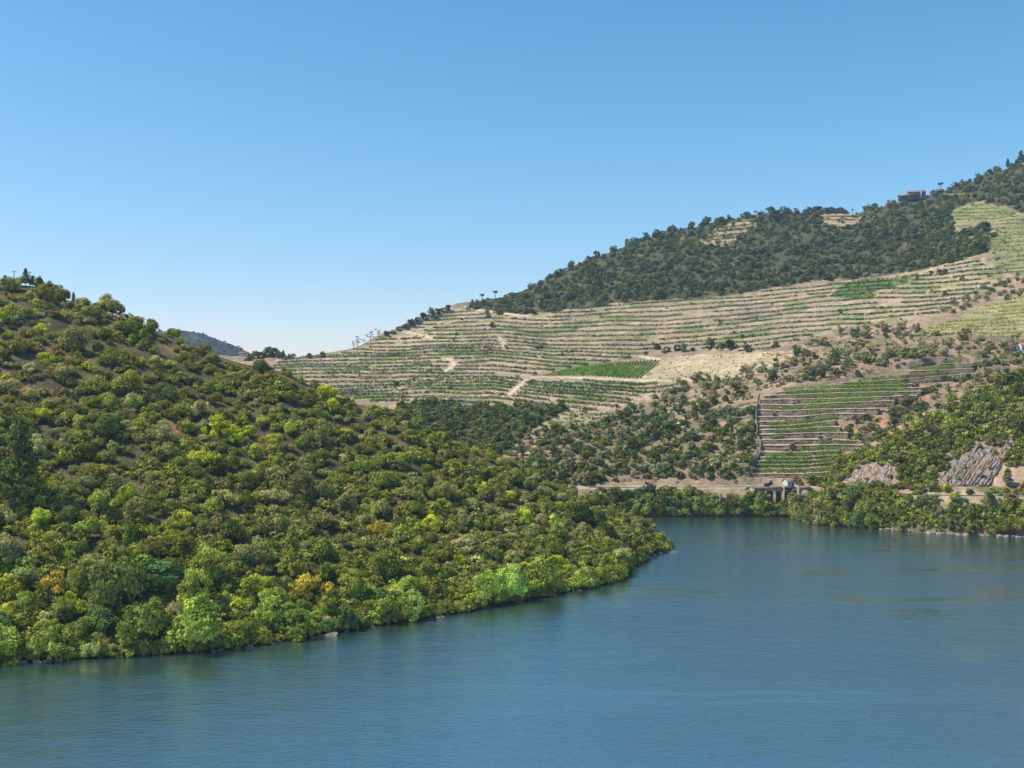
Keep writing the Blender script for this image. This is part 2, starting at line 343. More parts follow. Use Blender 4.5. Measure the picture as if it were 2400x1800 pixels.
# ---------------------------------------------------------------- vine row levels on the far hillside
def tilt(u): return -.075*np.maximum(0,u-1300)+.03*np.maximum(0,1000-u)
def wand(u,k): return 7*fbm(u/290,k*.11,2)+1.6*perlin(u/75+5,k*.45)
V0=700.0
def DVu(u): return np.interp(u,[1150,1500],[8.3,10.3])
def vrow(k,u): return V0+DVu(u)*k+tilt(u)+wand(u,k)
def kphase(u,v):
    k=(v-V0-tilt(u))/DVu(u)
    for _ in range(3): k=(v-V0-tilt(u)-wand(u,k))/DVu(u)
    return k
ZA=[(655,840),(760,838),(820,824),(862,803),(950,764),(1053,728),(1095,722),(1150,737),(1212,742),(1345,718),(1500,708),(1700,696),(1860,674),(1990,658),(2080,652),(2150,640),(2235,612),(2330,608),(2380,650),(2290,690),(2200,735),(2120,752),(2000,765),(1900,790),(1850,808),(1780,826),(1700,822),(1560,812),(1500,836),(1440,846),(1340,862),(1255,878),(1235,890),(1300,889),(1470,897),(1650,900),(1570,925),(1530,942),(1420,962),(1340,962),(1200,948),(1100,945),(1000,948),(940,952),(860,940),(600,905)]
PLOT=[(1266,881),(1330,868),(1440,851),(1540,845),(1503,888),(1380,881)]
ZB=[(1335,964),(1425,966),(1470,962),(1440,990),(1420,1012),(1335,1012),(1240,1020),(1290,988)]
ZC=[(2222,492),(2290,472),(2400,505),(2620,470),(2620,640),(2400,650),(2335,628),(2310,580),(2325,545),(2240,540)]
ZD=[(2135,782),(2180,768),(2250,745),(2320,712),(2400,692),(2620,680),(2620,800),(2400,796),(2250,788)]
ZE=[(1635,575),(1670,540),(1700,523),(1765,512),(1775,530),(1740,556),(1690,580)]
ZF=[(1925,503),(2010,500),(2030,520),(1980,535),(1925,528)]
FIELD=[(1525,870),(1560,838),(1640,834),(1850,822),(1900,800),(1840,850),(1760,882),(1640,897),(1510,893)]
FOR=[(1085,724),(1150,690),(1400,560),(1500,520),(1600,500),(1680,480),(1850,460),(2100,440),(2160,440),(2200,400),(2400,330),(2700,250),(2700,470),(2400,503),(2300,470),(2228,490),(2240,545),(2330,550),(2318,590),(2230,618),(2150,634),(2050,650),(1900,660),(1700,694),(1500,706),(1330,728),(1200,742),(1150,737)]
GUL=[(930,950),(985,938),(1080,950),(1330,956),(1290,985),(1240,1015),(1195,1052),(1120,1100),(900,1100)]
LOW=[(1200,1150),(1250,1060),(1290,1010),(1400,985),(1530,950),(1610,990),(1775,1010),(1768,1112),(1700,1125),(1560,1120),(1400,1134),(1300,1145)]
OLI=[(1600,900),(1760,872),(1880,800),(2050,760),(2160,775),(2400,800),(2620,830),(2620,1000),(2300,940),(2180,880),(2290,850),(2290,835),(2190,840),(2120,862),(1990,890),(1850,905),(1780,925),(1770,1010),(1610,985),(1540,945)]
GRN=[(1950,690),(1990,660),(2090,650),(2160,640),(2120,665),(2060,680),(2040,700),(1980,705)]
TB=[(1788,915),(1980,888),(2060,862),(2190,838),(2300,838),(2300,880),(2170,925),(2105,945),(2075,975),(2000,1000),(2010,1030),(2075,1042),(2010,1075),(1985,1105),(1965,1140),(1915,1134),(1900,1122),(1756,1118),(1770,1085),(1778,1060),(1765,1030),(1768,950)]
ALLV=[ZA,ZB,ZC,ZD,ZE,ZF]
# carve the terracing into the far sheet and colour the land cover
Ug=np.broadcast_to(FH.us[None,:],FH.V.shape); Vg=FH.V.copy()
un=Ug+9*fbm(FH.X/30,FH.Y/30,3); vn=Vg+5*fbm(FH.X/26+9,FH.Y/40,3)
segg=np.broadcast_to(FH.seg[:,None],Vg.shape)
vis=segg<10.2
inA=inpoly(Ug,Vg,ZA)&vis&~inpoly(Ug,Vg,PLOT)
k=kphase(Ug,Vg); ph=k-np.floor(k)            # 0 at a row, growing downhill
step=np.where(ph<.22,0,(ph-.22)/.78)         # flat bench in front of the row, then the bank
dz=(-.5+ (np.where(ph<.25,ph*0+.5,.5-(ph-.25)/.75)))
rough=.35*fbm(FH.X/6,FH.Y/6,3)
FH.Z=FH.Z+np.where(inA,2.2*(np.where(ph<.3,0.55-ph*.3,.46-(ph-.3)*1.2)),0)+rough*(segg>3.2)*np.where(inpoly(Ug,Vg,FIELD),.3,1)
tbm=inpoly(Ug,Vg,TB)&(segg>3.3)&(segg<8)
_vv=np.interp(FH.Y,[515,524,562,604,648],[1135,1110,1000,905,840]); _zt=HZ-(_vv-HV)/F*FH.Y-3.4
tb2=inpoly(Ug,HV+(HZ-_zt-3.4)/FH.Y*F,TB)&(FH.Y>517)&(FH.Y<647)&(segg<8.2)
FH.Z=np.where((tb2|tbm)&(FH.Y<650),np.minimum(FH.Z,_zt),FH.Z)
FH.env()
T=np.empty(Vg.shape+(3,)); T[:]=(.38,.265,.185)
n1=sst(fbm(FH.X/22,FH.Y/22,4),-.2,.5); T=blend(T,(.27,.20,.13),n1*.8)
n2=sst(fbm(FH.X/12+40,FH.Y/12,4),.0,.6); T=blend(T,(.20,.20,.09),n2*.45)
def paint(poly,col,a=1.0,x=None):
    global T
    m=inpoly(un,vn,poly)&vis; f=m*a
    if x is not None: f=f*x
    T=blend(T,col,f)
paint(ZA,(.42,.31,.215)); paint(ZA,(.34,.28,.23),.65,sst(fbm(FH.X/60+3,FH.Y/25,3),-.1,.5)); paint(ZA,(.44,.31,.20),.6,sst(fbm(FH.X/45+90,FH.Y/30+7,3),.15,.5))
bench=((ph<.2)|(ph>.93))&inA
paint(ZA,(.30,.29,.11),.9,bench*sst(fbm(FH.X/90+55,k*.35,3),-.7,.1)); paint(ZA,(.17,.20,.06),.8,sst(fbm(FH.X/38+33,FH.Y/38+21,4),.12,.5)*.9)
for z,c in ((ZB,(.42,.34,.2)),(ZC,(.24,.25,.10)),(ZD,(.40,.33,.19)),(ZE,(.42,.31,.2)),(ZF,(.42,.33,.2)),(PLOT,(.44,.38,.22)),(FIELD,(.52,.40,.27)),(GRN,(.12,.17,.05))): paint(z,c)
paint(ZC,(.36,.28,.19),.8,sst(fbm(FH.X/50,k*1.2,3),.0,.3))
paint([(2330,700),(2400,690),(2620,680),(2620,760),(2290,765),(2230,770)],(.30,.31,.11),.25); paint(FIELD,(.36,.33,.16),.5,sst(fbm(FH.X/14,FH.Y/9,4),0,.5))
paint([(1960,1040),(2000,985),(2070,960),(2130,925),(2200,930),(2140,985),(2060,1035)],(.38,.23,.14)); paint([(1960,1040),(2000,985),(2070,960),(2130,925),(2200,930),(2140,985),(2060,1035)],(.16,.12,.08),.9,sst(fbm(FH.X/7,FH.Y/5,4),-.1,.3)); paint(OLI,(.20,.15,.10),.75,sst(fbm(FH.X/9,FH.Y/6,4),.0,.4)); paint(FOR,(.085,.09,.045)); paint(GUL,(.085,.09,.045)); paint(LOW,(.22,.175,.11),.7)
paint(FOR,(.19,.15,.09),.6,sst(fbm(FH.X/26+5,FH.Y/60,4),.45,.75)); paint(ZE,(.40,.29,.19)); paint(ZF,(.42,.32,.2))
bk=np.clip(1-np.abs(segg-2.5)/.55,0,1); T=blend(T,(.50,.41,.32),(bk>0)*1.0)
T=blend(T,(.44,.32,.22),((segg>1.35)&(segg<2)&(Ug>1380))*.8)
T=blend(T,(.16,.12,.08),(segg<=1.2)*1.0)
def track(pts,w,col=(.60,.47,.35)):
    global T
    f=np.zeros(Vg.shape)
    for (x0,y0),(x1,y1) in zip(pts[:-1],pts[1:]):
        dx,dy=x1-x0,y1-y0; t=np.clip(((Ug-x0)*dx+(Vg-y0)*dy)/(dx*dx+dy*dy),0,1)
        d=np.hypot(Ug-x0-t*dx,(Vg-y0-t*dy)*1.3); f=np.maximum(f,1-sst(d,w*.6,w*1.3))
    T=blend(T,col,f*vis)
TRK=[[(1170,795),(1180,800),(1181,812)],[(1040,843),(1058,845),(1064,855),(1054,866),(1045,870)],[(1240,886),(1270,884),(1380,886),(1500,892),(1560,893)],[(1500,890),(1545,842),(1500,836)],[(1090,722),(1150,731),(1240,742)],[(1195,925),(1220,903),(1240,888)],[(1565,965),(1590,990),(1620,1012)],[(935,776),(1000,790),(1010,795)]]
for tr in TRK: track(tr,4)
FH.build('far_hillside',M_gfar,T)
def nearcol(S,base,alts,wl):
    t=np.empty(S.V.shape+(3,)); t[:]=base
    for i,(c,a,lo,hi) in enumerate(alts): t=blend(t,c,a*sst(fbm(S.X/wl+17*i,S.Y/wl+5*i,4),lo,hi))
    return t
Tn=nearcol(NH,(.13,.105,.055),[((.12,.115,.045),.9,-.1,.4),((.30,.16,.09),.85,.35,.7),((.33,.25,.13),.6,.5,.8),((.075,.068,.038),.8,.0,.4)],14)
NH.build('near_hillside',M_gnear,blend(Tn,(.09,.07,.045),(1-sst(NH.seg,1.0,1.6))[:,None]*np.ones_like(NH.V)))
Tm=nearcol(MR,(.33,.235,.16),[((.20,.17,.09),.8,-.1,.4),((.42,.30,.20),.7,.1,.5)],12)
sg=np.broadcast_to(MR.seg[:,None],MR.V.shape)
Tm=blend(Tm,(.50,.41,.33),((sg>=2)&(sg<=3.02))*1.0)
def paintm(poly,col,a=1.0,x=None):
    global Tm
    uu=MR.us[None,:]+5*fbm(MR.X/9,MR.Y/9,3); vv=MR.V+4*fbm(MR.X/9+8,MR.Y/9,3)
    f=inpoly(uu,vv,poly)*a
    Tm=blend(Tm,col,f if x is None else f*x)
paintm([(2318,1140),(2345,1090),(2375,1060),(2420,1060),(2420,1140)],(.45,.32,.22))
paintm([(2120,1152),(2420,1152),(2420,1180),(2330,1190),(2200,1196),(2140,1185)],(.42,.33,.21))
paintm([(2130,1185),(2160,1160),(2200,1160),(2180,1180)],(.38,.35,.33),.9)
Tm=blend(Tm,(.17,.13,.09),(sg<1.35)*.8)
MR.build('right_spur',M_gfar,Tm)
DH.build('distant_hill',M_gfar,nearcol(DH,(.05,.07,.045),[((.08,.09,.05),.8,0,.4)],60))
def flat(name,mat,x0,x1,y0,y1,z):
    me=mesh_from(name,[(x0,y0,z),(x1,y0,z),(x1,y1,z),(x0,y1,z)],[(0,1,2,3)],mat); return tag(obj(name,me),kind='structure')
flat('river',M_water,-1500,1500,-300,1400,0)
o=flat('ground',M_gnear,-3900,3900,-600,3200,-6)
a=o.data.color_attributes.new('tint','FLOAT_COLOR','POINT'); a.data.foreach_set('color',[.2,.16,.1,1]*4)
# ---------------------------------------------------------------- foliage prototypes
def leaves(c,n,s,asp=1.0,jit=.6,up=0):
    m=len(c); nn=n+jit*rng.normal(size=(m,3)); nn/=np.linalg.norm(nn,axis=1)[:,None]+1e-9
    r=rng.normal(size=(m,3)); 
    if up: r=np.array([0,0,1.])*up+r*.5
    a=r-(r*nn).sum(1)[:,None]*nn; a/=np.linalg.norm(a,axis=1)[:,None]+1e-9; b=np.cross(nn,a)
    s=(s*(.5+.9*rng.random(m)))[:,None]; a=a*s*asp; b=b*s
    k1=.55+.4*rng.random((m,1)); k2=.55+.4*rng.random((m,1))
    V=np.stack([c-a,c-b*k1+a*.1,c+a,c+b*k2-a*.1],1).reshape(-1,3); return V
def quads(n): return np.arange(n*4).reshape(n,4)
def ball(n):
    d=rng.normal(size=(n,3)); return d/np.linalg.norm(d,axis=1)[:,None]
def crown(nl,rx,rz,cz_,ncl,cr,ls,asp=1.2,jit=.6,lowcut=-.35,irr=.25,up=0,core=.55,tv=.22,hv=0,squash=.8):
    """clumps of leaves spread through an ellipsoidal volume"""
    d=ball(ncl*4); d=d[d[:,2]>lowcut][:ncl]; rr=(core+(1-core)*rng.random(len(d)))*(1+irr*rng.normal(size=len(d)))*.72
    cc=d*rr[:,None]*[rx,rx,rz]; cc[:,2]+=cz_; cs=cr*(.7+.6*rng.random(len(d))); ct=1+tv*rng.normal(size=len(d))
    wgt=cs**2; idx=rng.choice(len(d),nl,p=wgt/wgt.sum()); ld_=ball(nl)
    fl=(ld_*(d[idx])).sum(1)<-.3; ld_[fl]*=-1
    rad=cs[idx]*(.38+.75*rng.random(nl)); pos=cc[idx]+ld_*rad[:,None]*[1,1,squash]
    pos[:,2]=np.maximum(pos[:,2],.08)
    nrm=ld_*.8+d[idx]*.35+np.array([0,0,.25])
    V=leaves(pos,nrm,np.full(nl,ls),asp,jit,up)
    t=np.clip(ct[idx]*(1+.18*rng.normal(size=nl)),.45,1.8); tc=np.stack([t*(1+hv*rng.normal(size=nl)),t,t*.9],1).clip(.2,2.2)
    return V,np.repeat(tc,4,axis=0)
def spiky(nl,rx,h,ls,nst=26):
    """upright brushy shrub: stems fan out from the base"""
    th=rng.random(nst)*6.283; el=rng.random(nst)**.7; tip=np.stack([np.cos(th)*rx*el,np.sin(th)*rx*el,h*(1-.35*el)*(.75+.4*rng.random(nst))],1)
    i=rng.integers(0,nst,nl); f=.25+.75*rng.random(nl)**.6; pos=tip[i]*f[:,None]+rng.normal(size=(nl,3))*rx*.11; pos[:,2]=np.maximum(pos[:,2],.05)
    n=tip[i]/np.linalg.norm(tip[i],axis=1)[:,None]; V=leaves(pos,np.stack([n[:,0],n[:,1],n[:,2]*.3+.3],1),np.full(nl,ls),1.8,.7,1.4)
    t=(.75+.4*f)*(1+.2*rng.normal(size=nl)); t=np.clip(t,.4,1.6); return V,np.repeat(np.stack([t,t,t],1),4,axis=0)
def pine(nl,h,r,ls,lo=.18):
    Vs=[];Ts=[];nw=int(13*h/11)
    pos=[];nr=[];tt=[]
    for i in range(nw):
        f=i/(nw-1); z=h*(lo+(.98-lo)*f); rr=r*(1-f)**.75*(.85+.3*rng.random())+.25; nb=5+int(3*rng.random())
        for b in range(nb):
            th=rng.random()*6.283; L=rr*(.6+.5*rng.random()); tn=.8+.4*rng.random()
            m=int(nl/(nw*6.5)); q=.35+.65*rng.random(m)**.7
            p=np.stack([np.cos(th)*L*q,np.sin(th)*L*q,z+L*.28*q**2-.1*L],1)+rng.normal(size=(m,3))*[.3,.3,.2]*(.5+.35*r/3)
            pos.append(p); nr.append(np.stack([np.cos(th)*q*.5,np.sin(th)*q*.5,.7+0*q],1)); tt.append(np.full(m,tn))
    pos=np.vstack(pos); nr=np.vstack(nr); tt=np.concatenate(tt)*(1+.15*rng.normal(size=len(pos)))
    V=leaves(pos,nr,np.full(len(pos),ls),1.5,.6); tt=tt.clip(.4,1.7); return V,np.repeat(np.stack([tt,tt,tt],1),4,axis=0)
def trunk(h,r,br,spread,k=5):
    m=MB(); z=h*.45; m.tube((0,0,-.6),(.1*h*.3,0,z),r,r*.75,7)
    for i in range(br):
        th=i*6.283/br+rng.random()*.8; e=np.array([math.cos(th)*spread,math.sin(th)*spread,h*(.8+.25*rng.random())])
        mid=np.array([.03*h,0,z])*.5+e*.5*np.array([.8,.8,1.]); mid[2]=z+(e[2]-z)*.45
        m.tube((.03*h,0,z*.95),mid,r*.55,r*.4,5); m.tube(mid,e,r*.4,r*.12,5)
    return m
PR={}
def reg(kind,V,t,tr=None):
    me=mesh_from('crown_'+kind,V,quads(len(V)//4),M_leaf,tint=t); tm=tr.me('trunk_'+kind,M_bark) if tr else None
    PR.setdefault(kind,[]).append((me,tm,V,t,(abs(V[:,:2]).max(),V[:,2].max())))
for i in range(5):
    reg('oak',*crown(3800,3.1,2.6,2.5,26+3*i,1.15,.18,irr=.25,lowcut=-.7),tr=trunk(3.2,.2,4,1.4))
    reg('dome',*crown(2300,2.4,2.1,1.3,20,.95,.16,lowcut=-.3,irr=.25))
    reg('olive',*crown(2400,2.6,2.1,2.2,22,.9,.15,asp=1.5,irr=.35,tv=.15,lowcut=-.7),tr=trunk(2.8,.22,5,1.3))
    reg('broom',*spiky(1500,2.1,2.3,.15,40))
    reg('airy',*crown(1500,2.5,2.3,2.1,18,.9,.2,asp=1.2,irr=.4,tv=.15,hv=.06,jit=.8,lowcut=-.7),tr=trunk(2.6,.12,6,1.6))
    reg('lush',*crown(4600,3.4,3.5,3.3,36,1.25,.2,irr=.3,lowcut=-.9),tr=trunk(5,.24,5,1.8))
for i in range(3):
    reg('pine',*pine(6000,11,3.6,.19),tr=trunk(11,.2,1,.05))
    reg('low',*crown(260,1.4,.9,.4,9,.6,.19,lowcut=0,irr=.3))
    reg('mpine',*pine(1500,9,2.4,.36,.25),tr=trunk(9,.22,1,.05))
for i in range(6):
    reg('moak',*crown(700,3.0,2.5,2.1,17,1.2,.34,irr=.3,lowcut=-.9),tr=trunk(3,.22,3,1.2))
    reg('molive',*crown(480,2.5,1.9,2.2,14,1.0,.32,irr=.3,tv=.15,lowcut=-.8),tr=trunk(2.8,.24,4,1.2))
    reg('mshrub',*crown(380,1.9,1.5,.9,13,.85,.29,lowcut=-.3,irr=.3))
    reg('mlush',*crown(1000,3.3,3.3,2.9,22,1.3,.34,irr=.35,lowcut=-.9))
    reg('foak',*crown(330,3.6,3.2,2.3,14,1.7,.6,irr=.3,lowcut=-.8))
    reg('fshrub',*crown(75,2.0,1.6,.9,6,1.0,.5,lowcut=-.2))
def euc(i):
    V=[];T_=[]
    for j in range(9):
        v,t=crown(45,1.7,1.2,0,5,.8,.42,irr=.4); v=v+[rng.normal()*2.6,rng.normal()*2.6,5+9*rng.random()**.8]; V.append(v);T_.append(t)
    reg('euc',np.vstack(V),np.vstack(T_),tr=trunk(12,.45,6,2.8))
for i in range(3): euc(i)
def stone_pine():
    v,t=crown(160,2.2,1.1,6.4,8,1.0,.5,lowcut=0); reg('umb',v,t,tr=trunk(6.2,.28,4,1.2))
for i in range(2): stone_pine()
def deadtree():
    m=MB()
    def br(p,d,L,r,n):
        q=p+d*L; m.tube(p,q,r,r*.65,5)
        if n==0: return
        for _ in range(3):
            dd=d+rng.normal(size=3)*.55; dd[2]+=.15; dd/=np.linalg.norm(dd); br(q,dd,L*.68,r*.6,n-1)
    for _ in range(3):
        d=np.array([rng.normal()*.45,rng.normal()*.45,1]); d/=np.linalg.norm(d); br(np.zeros(3),d,1.5,.11,3)
    return m.me('dead_branches',M_dead)
# ---------------------------------------------------------------- colours (linear reflectance) and naming
COL={'dark green':(.050,.072,.024),'grey-green':(.122,.138,.068),'silver-green':(.155,.175,.11),'olive-brown':(.102,.113,.034),'dusty brown':(.112,.105,.058),
'mid green':(.092,.118,.030),'bright green':(.155,.200,.03),'yellow-green':(.155,.19,.022),'golden yellow':(.30,.26,.02),'orange-tinged':(.22,.165,.035),'fresh green':(.128,.175,.045),'pale green':(.17,.225,.08),'blue-green':(.052,.095,.045)}
NAME={'oak':('evergreen_oak','oak tree','tree'),'dome':('round_shrub','rounded shrub','shrub'),'olive':('wild_olive','olive tree','tree'),'broom':('broom_shrub','upright broom shrub','shrub'),
'airy':('almond_tree','open-crowned small tree','tree'),'lush':('riverside_tree','leafy riverside tree','tree'),'pine':('pine_tree','pine tree','tree'),'mpine':('pine_tree','pine tree','tree'),
'moak':('scrub_oak','round oak','tree'),'molive':('olive_tree','olive tree','tree'),'mshrub':('hillside_shrub','low shrub','shrub'),'mlush':('riverside_tree','bushy riverside tree','tree'),
'foak':('holm_oak','round oak','tree'),'fshrub':('vineyard_shrub','small shrub','shrub'),'euc':('eucalyptus','tall open eucalyptus','tree'),'umb':('umbrella_pine','umbrella pine','tree')}
COL={k:(c[0]*2.65+.016,c[1]*2.32+.014,c[2]*1.6+.006) for k,c in COL.items()}
USED={}
def uniq(look,place,u,v,maxw=16):
    for dec in (0,1,2):
        a=f'{u/24:.{dec}f}%'; b=f'{v/18:.{dec}f}%'
        l=f'{look} {place}, {a} across, {b} down the photo' if dec==0 else f'{look} {place}, {a} across, {b} down'
        if l not in USED: USED[l]=1; break
    return l
CNT={}
def plant(kind,col,p,s,place,group=None,sz=None,look=None,shape=None,jit=.13):
    V=PR[kind]; j=int(rng.integers(len(V))); me,tm,_,_,(rr,hh)=V[j] if shape is None else V[shape]
    nm,ln,cat=NAME[kind]; base=np.array(COL[col])*(1+jit*rng.normal())*(1+.05*rng.normal(size=3)); base=base.clip(.01,.6)
    if kind=='mshrub' and place.startswith(('on right','below grey')): nm='bankside_shrub'
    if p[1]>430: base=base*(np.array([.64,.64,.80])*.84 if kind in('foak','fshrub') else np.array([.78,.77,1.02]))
    q_=1+.16*rng.normal(); q_=min(1.4,max(.7,q_)); s3=(s*q_,s/q_,s*(sz or min(1.3,max(.75,1+.14*rng.normal())))); rz=rng.random()*6.283
    cu,cvv=uv(p[0],p[1],p[2]+hh*s3[2]*.5)
    lab=uniq(f'{look or col} {ln}' if not look else look,place,cu,cvv)
    grp=group or f'{col} {ln}s {place}'
    if tm is None:
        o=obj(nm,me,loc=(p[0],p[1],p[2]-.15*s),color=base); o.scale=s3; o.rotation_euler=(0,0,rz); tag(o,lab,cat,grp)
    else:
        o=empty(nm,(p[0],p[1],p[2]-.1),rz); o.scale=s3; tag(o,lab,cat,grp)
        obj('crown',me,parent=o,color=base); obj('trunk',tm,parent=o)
    CNT[kind]=CNT.get(kind,0)+1
    return o
def merged(items,name,label,cat,mat=None):
    """uncountable small growth as one mesh: items = (kind,col,p,scale,zscale)"""
    Vs=[];Ts=[]
    for kind,col,p,s,sz in items:
        _,_,V,t,_=PR[kind][int(rng.integers(len(PR[kind])))]; a=rng.random()*6.283; c_,s_=math.cos(a),math.sin(a)
        X=V[:,0]*c_-V[:,1]*s_; Yy=V[:,0]*s_+V[:,1]*c_
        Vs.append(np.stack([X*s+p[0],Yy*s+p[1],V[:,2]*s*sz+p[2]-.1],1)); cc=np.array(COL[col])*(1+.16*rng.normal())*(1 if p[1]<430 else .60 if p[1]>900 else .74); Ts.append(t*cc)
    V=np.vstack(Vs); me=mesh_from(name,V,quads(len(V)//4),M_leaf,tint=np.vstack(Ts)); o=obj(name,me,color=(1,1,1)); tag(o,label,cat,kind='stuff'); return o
class Dart:
    def __init__(s): s.p=[];s.r=[]
    def ok(s,x,y,r,k=1):
        if s.p:
            P=np.array(s.p); R=np.array(s.r); d=np.hypot(P[:,0]-x,(P[:,1]-y)*1.25)
            if (d<(R+r)*.5*k).any(): return False
        s.p.append((x,y)); s.r.append(r); return True
def pick(d):
    k=list(d); w_=np.array([d[q] for q in k],float); return k[int(rng.choice(len(k),p=w_/w_.sum()))]
# ================================================================ near hill planting
def plN(f):
    return 'along near skyline' if f<.1 else 'high on near hill' if f<.38 else 'midway up near hill' if f<.66 else 'low on near hill' if f<.88 else 'at near waterline'
def hpx(kind,s,Y): return PR[kind][0][4][1]*s/Y*F
DN=Dart(); shv=lambda u: HV+HZ*F/float(shY[np.clip(int(round((u+900)/5)),0,500)])
def putN(kind,col,u,v,s,look=None,sz=None,base=False,group=None):
    """v = middle of the crown in the photo"""
    p=NH.loc(u,max(NH.top(u)+.8,min(v,shv(u)-1))); h=hpx(kind,s,p[1])
    if not base:
        p2=NH.loc(u,min(v+h*.45,shv(u)-.5)); p=p2 if p2 is not None else p
    f=(v-NH.top(u))/(shv(u)-NH.top(u)); w_=PR[kind][0][4][0]*2*s/p[1]*F
    DN.p.append((u,v)); DN.r.append(w_*.9); plant(kind,col,p,s,plN(f),look=look,sz=sz,group=group)
SP=[('oak','grey-green',174,803,1.55,'big domed grey-green oak'),('pine','dark green',48,1120,1.62,'tall dark shaggy pine'),('pine','mid green',684,1318,1.0,'slender green pine'),
('lush','dark green',262,1385,1.55,'ivy-clad dark tree'),('lush','dark green',320,1360,1.2,'dark leafy tree'),('lush','blue-green',380,1350,1.6,'tall dense dark tree'),('lush','blue-green',235,1450,1.25,'deep blue-green tree'),('lush','mid green',190,1365,1.1,'mid green leafy tree'),('lush','fresh green',455,1400,1.15,None),
('airy','orange-tinged',128,1372,1.35,'orange-yellow leafy tree'),('airy','golden yellow',165,1390,.9,None),('lush','fresh green',640,1425,1.3,'bright green riverside tree'),('lush','bright green',575,1420,.55,None),
('airy','yellow-green',770,918,1.75,'large vivid yellow-green tree'),('airy','golden yellow',782,955,1.0,'yellow-tipped tree'),('airy','yellow-green',808,1012,1.2,None),('airy','yellow-green',1150,1070,.95,'lone lime-yellow tree'),('airy','bright green',1063,1088,1.25,None),
('airy','golden yellow',1010,1228,1.25,'vivid yellow tree'),('airy','yellow-green',985,1238,1.0,None),('airy','orange-tinged',892,1242,1.15,'orange-yellow tree'),('airy','golden yellow',1290,1318,1.25,'golden yellow tree'),('airy','golden yellow',1320,1335,.9,None),('airy','golden yellow',1258,1300,.75,None),
('lush','yellow-green',1405,1345,.75,'pale yellow-green tree'),('oak','dark green',1400,1212,1.05,'narrow near-black tree'),('oak','dark green',1395,1185,.8,None),('lush','dark green',1425,1250,.75,None),('lush','blue-green',1342,1320,.7,None),('lush','fresh green',1310,1245,.95,None),('lush','pale green',1300,1225,.8,None),
('lush','fresh green',1135,1385,1.1,'light green waterside tree'),('dome','olive-brown',1030,1382,1.75,'large olive-green domed shrub'),('dome','mid green',1060,1395,1.2,None),('airy','mid green',408,748,1.0,'green tree against the sky'),('airy','bright green',398,752,.7,None),
('airy','yellow-green',112,835,1.1,None),('airy','golden yellow',95,768,1.0,None),('airy','golden yellow',287,1018,.6,'small yellow tree'),('airy','golden yellow',297,1108,.45,None),('airy','yellow-green',330,1000,.9,None),('airy','bright green',440,1000,1.0,None),('airy','yellow-green',580,1010,.9,None),('airy','yellow-green',555,1030,1.0,None),('airy','yellow-green',640,1080,.9,None),
('oak','grey-green',140,870,1.25,None),('oak','grey-green',250,706,1.2,'spreading skyline oak'),('oak','grey-green',272,716,1.0,None),('dome','olive-brown',232,712,1.3,None),('oak','olive-brown',215,735,1.2,None),('oak','grey-green',310,945,1.15,None),('oak','dark green',255,1000,1.3,'dark spreading oak'),('dome','silver-green',1240,1245,1.25,'silvery domed shrub'),
('pine','mid green',12,660,.5,None),('pine','blue-green',60,650,.55,'tall skyline pine'),('airy','mid green',130,680,1.0,None),('oak','mid green',145,692,.9,None),('airy','grey-green',45,662,.8,None),('oak','olive-brown',20,668,1.0,None),('oak','grey-green',320,750,1.0,None),('oak','mid green',355,772,1.0,None),('dome','grey-green',195,712,1.3,None),('lush','blue-green',94,655,.62,'broad skyline tree'),('lush','blue-green',114,668,.5,None),('airy','blue-green',78,660,.9,None),('pine','blue-green',157,672,.48,'lone small skyline pine'),('pine','blue-green',172,682,.33,None),
('airy','bright green',10,745,1.2,None),('airy','fresh green',35,670,1.0,None),('oak','olive-brown',100,690,.9,None),('lush','yellow-green',1545,1262,.6,'yellow-green tree at the headland'),('lush','fresh green',1490,1270,.8,None),('lush','fresh green',1515,1288,.5,None),('lush','mid green',1535,1232,.6,None),
('lush','yellow-green',20,1430,.75,None),('lush','fresh green',115,1460,.8,None),('dome','pale green',400,1490,.8,'small pale waterside shrub'),('airy','fresh green',110,1290,1.4,None),('oak','silver-green',15,1300,1.4,None),('airy','fresh green',230,1180,1.7,'wide fresh green tree'),('airy','fresh green',210,1240,1.5,None),('airy','bright green',300,1160,1.3,None),('airy','yellow-green',430,1220,1.2,None),
('lush','fresh green',60,1420,.7,None),('lush','fresh green',770,1420,.8,None),('lush','bright green',745,1440,.6,None),('lush','blue-green',880,1390,.9,None),('lush','pale green',925,1400,.8,None),('olive','silver-green',1200,1300,1.3,None)]
for kd,cl,u,v,s,lk in SP: putN(kd,cl,u,v,s,lk)
TOP={'oak':1.6,'dome':2.6,'broom':4.4,'olive':1.1,'airy':.6}
MID={'oak':1.5,'dome':2.6,'broom':2.2,'olive':2.6,'airy':1.2,'lush':.2}
LOWM={'lush':3.2,'dome':1.5,'oak':1.2,'olive':1.6,'airy':1.5,'broom':.5}
SHO={'lush':7,'dome':1.0,'airy':.7,'olive':.5}
CM={'oak':{'grey-green':3,'dark green':2.2,'olive-brown':1.5,'mid green':1.5},'dome':{'grey-green':3,'olive-brown':2.4,'mid green':2,'silver-green':1.5,'dusty brown':.6},'broom':{'olive-brown':4,'dusty brown':1.0,'mid green':1.6,'yellow-green':.5},
'olive':{'silver-green':3,'grey-green':3,'mid green':.6},'airy':{'mid green':1.5,'bright green':2,'yellow-green':1.1,'fresh green':2,'orange-tinged':.05,'golden yellow':.08},'lush':{'fresh green':4,'mid green':2.2,'pale green':1.5,'bright green':1.1,'blue-green':.7,'olive-brown':.5}}
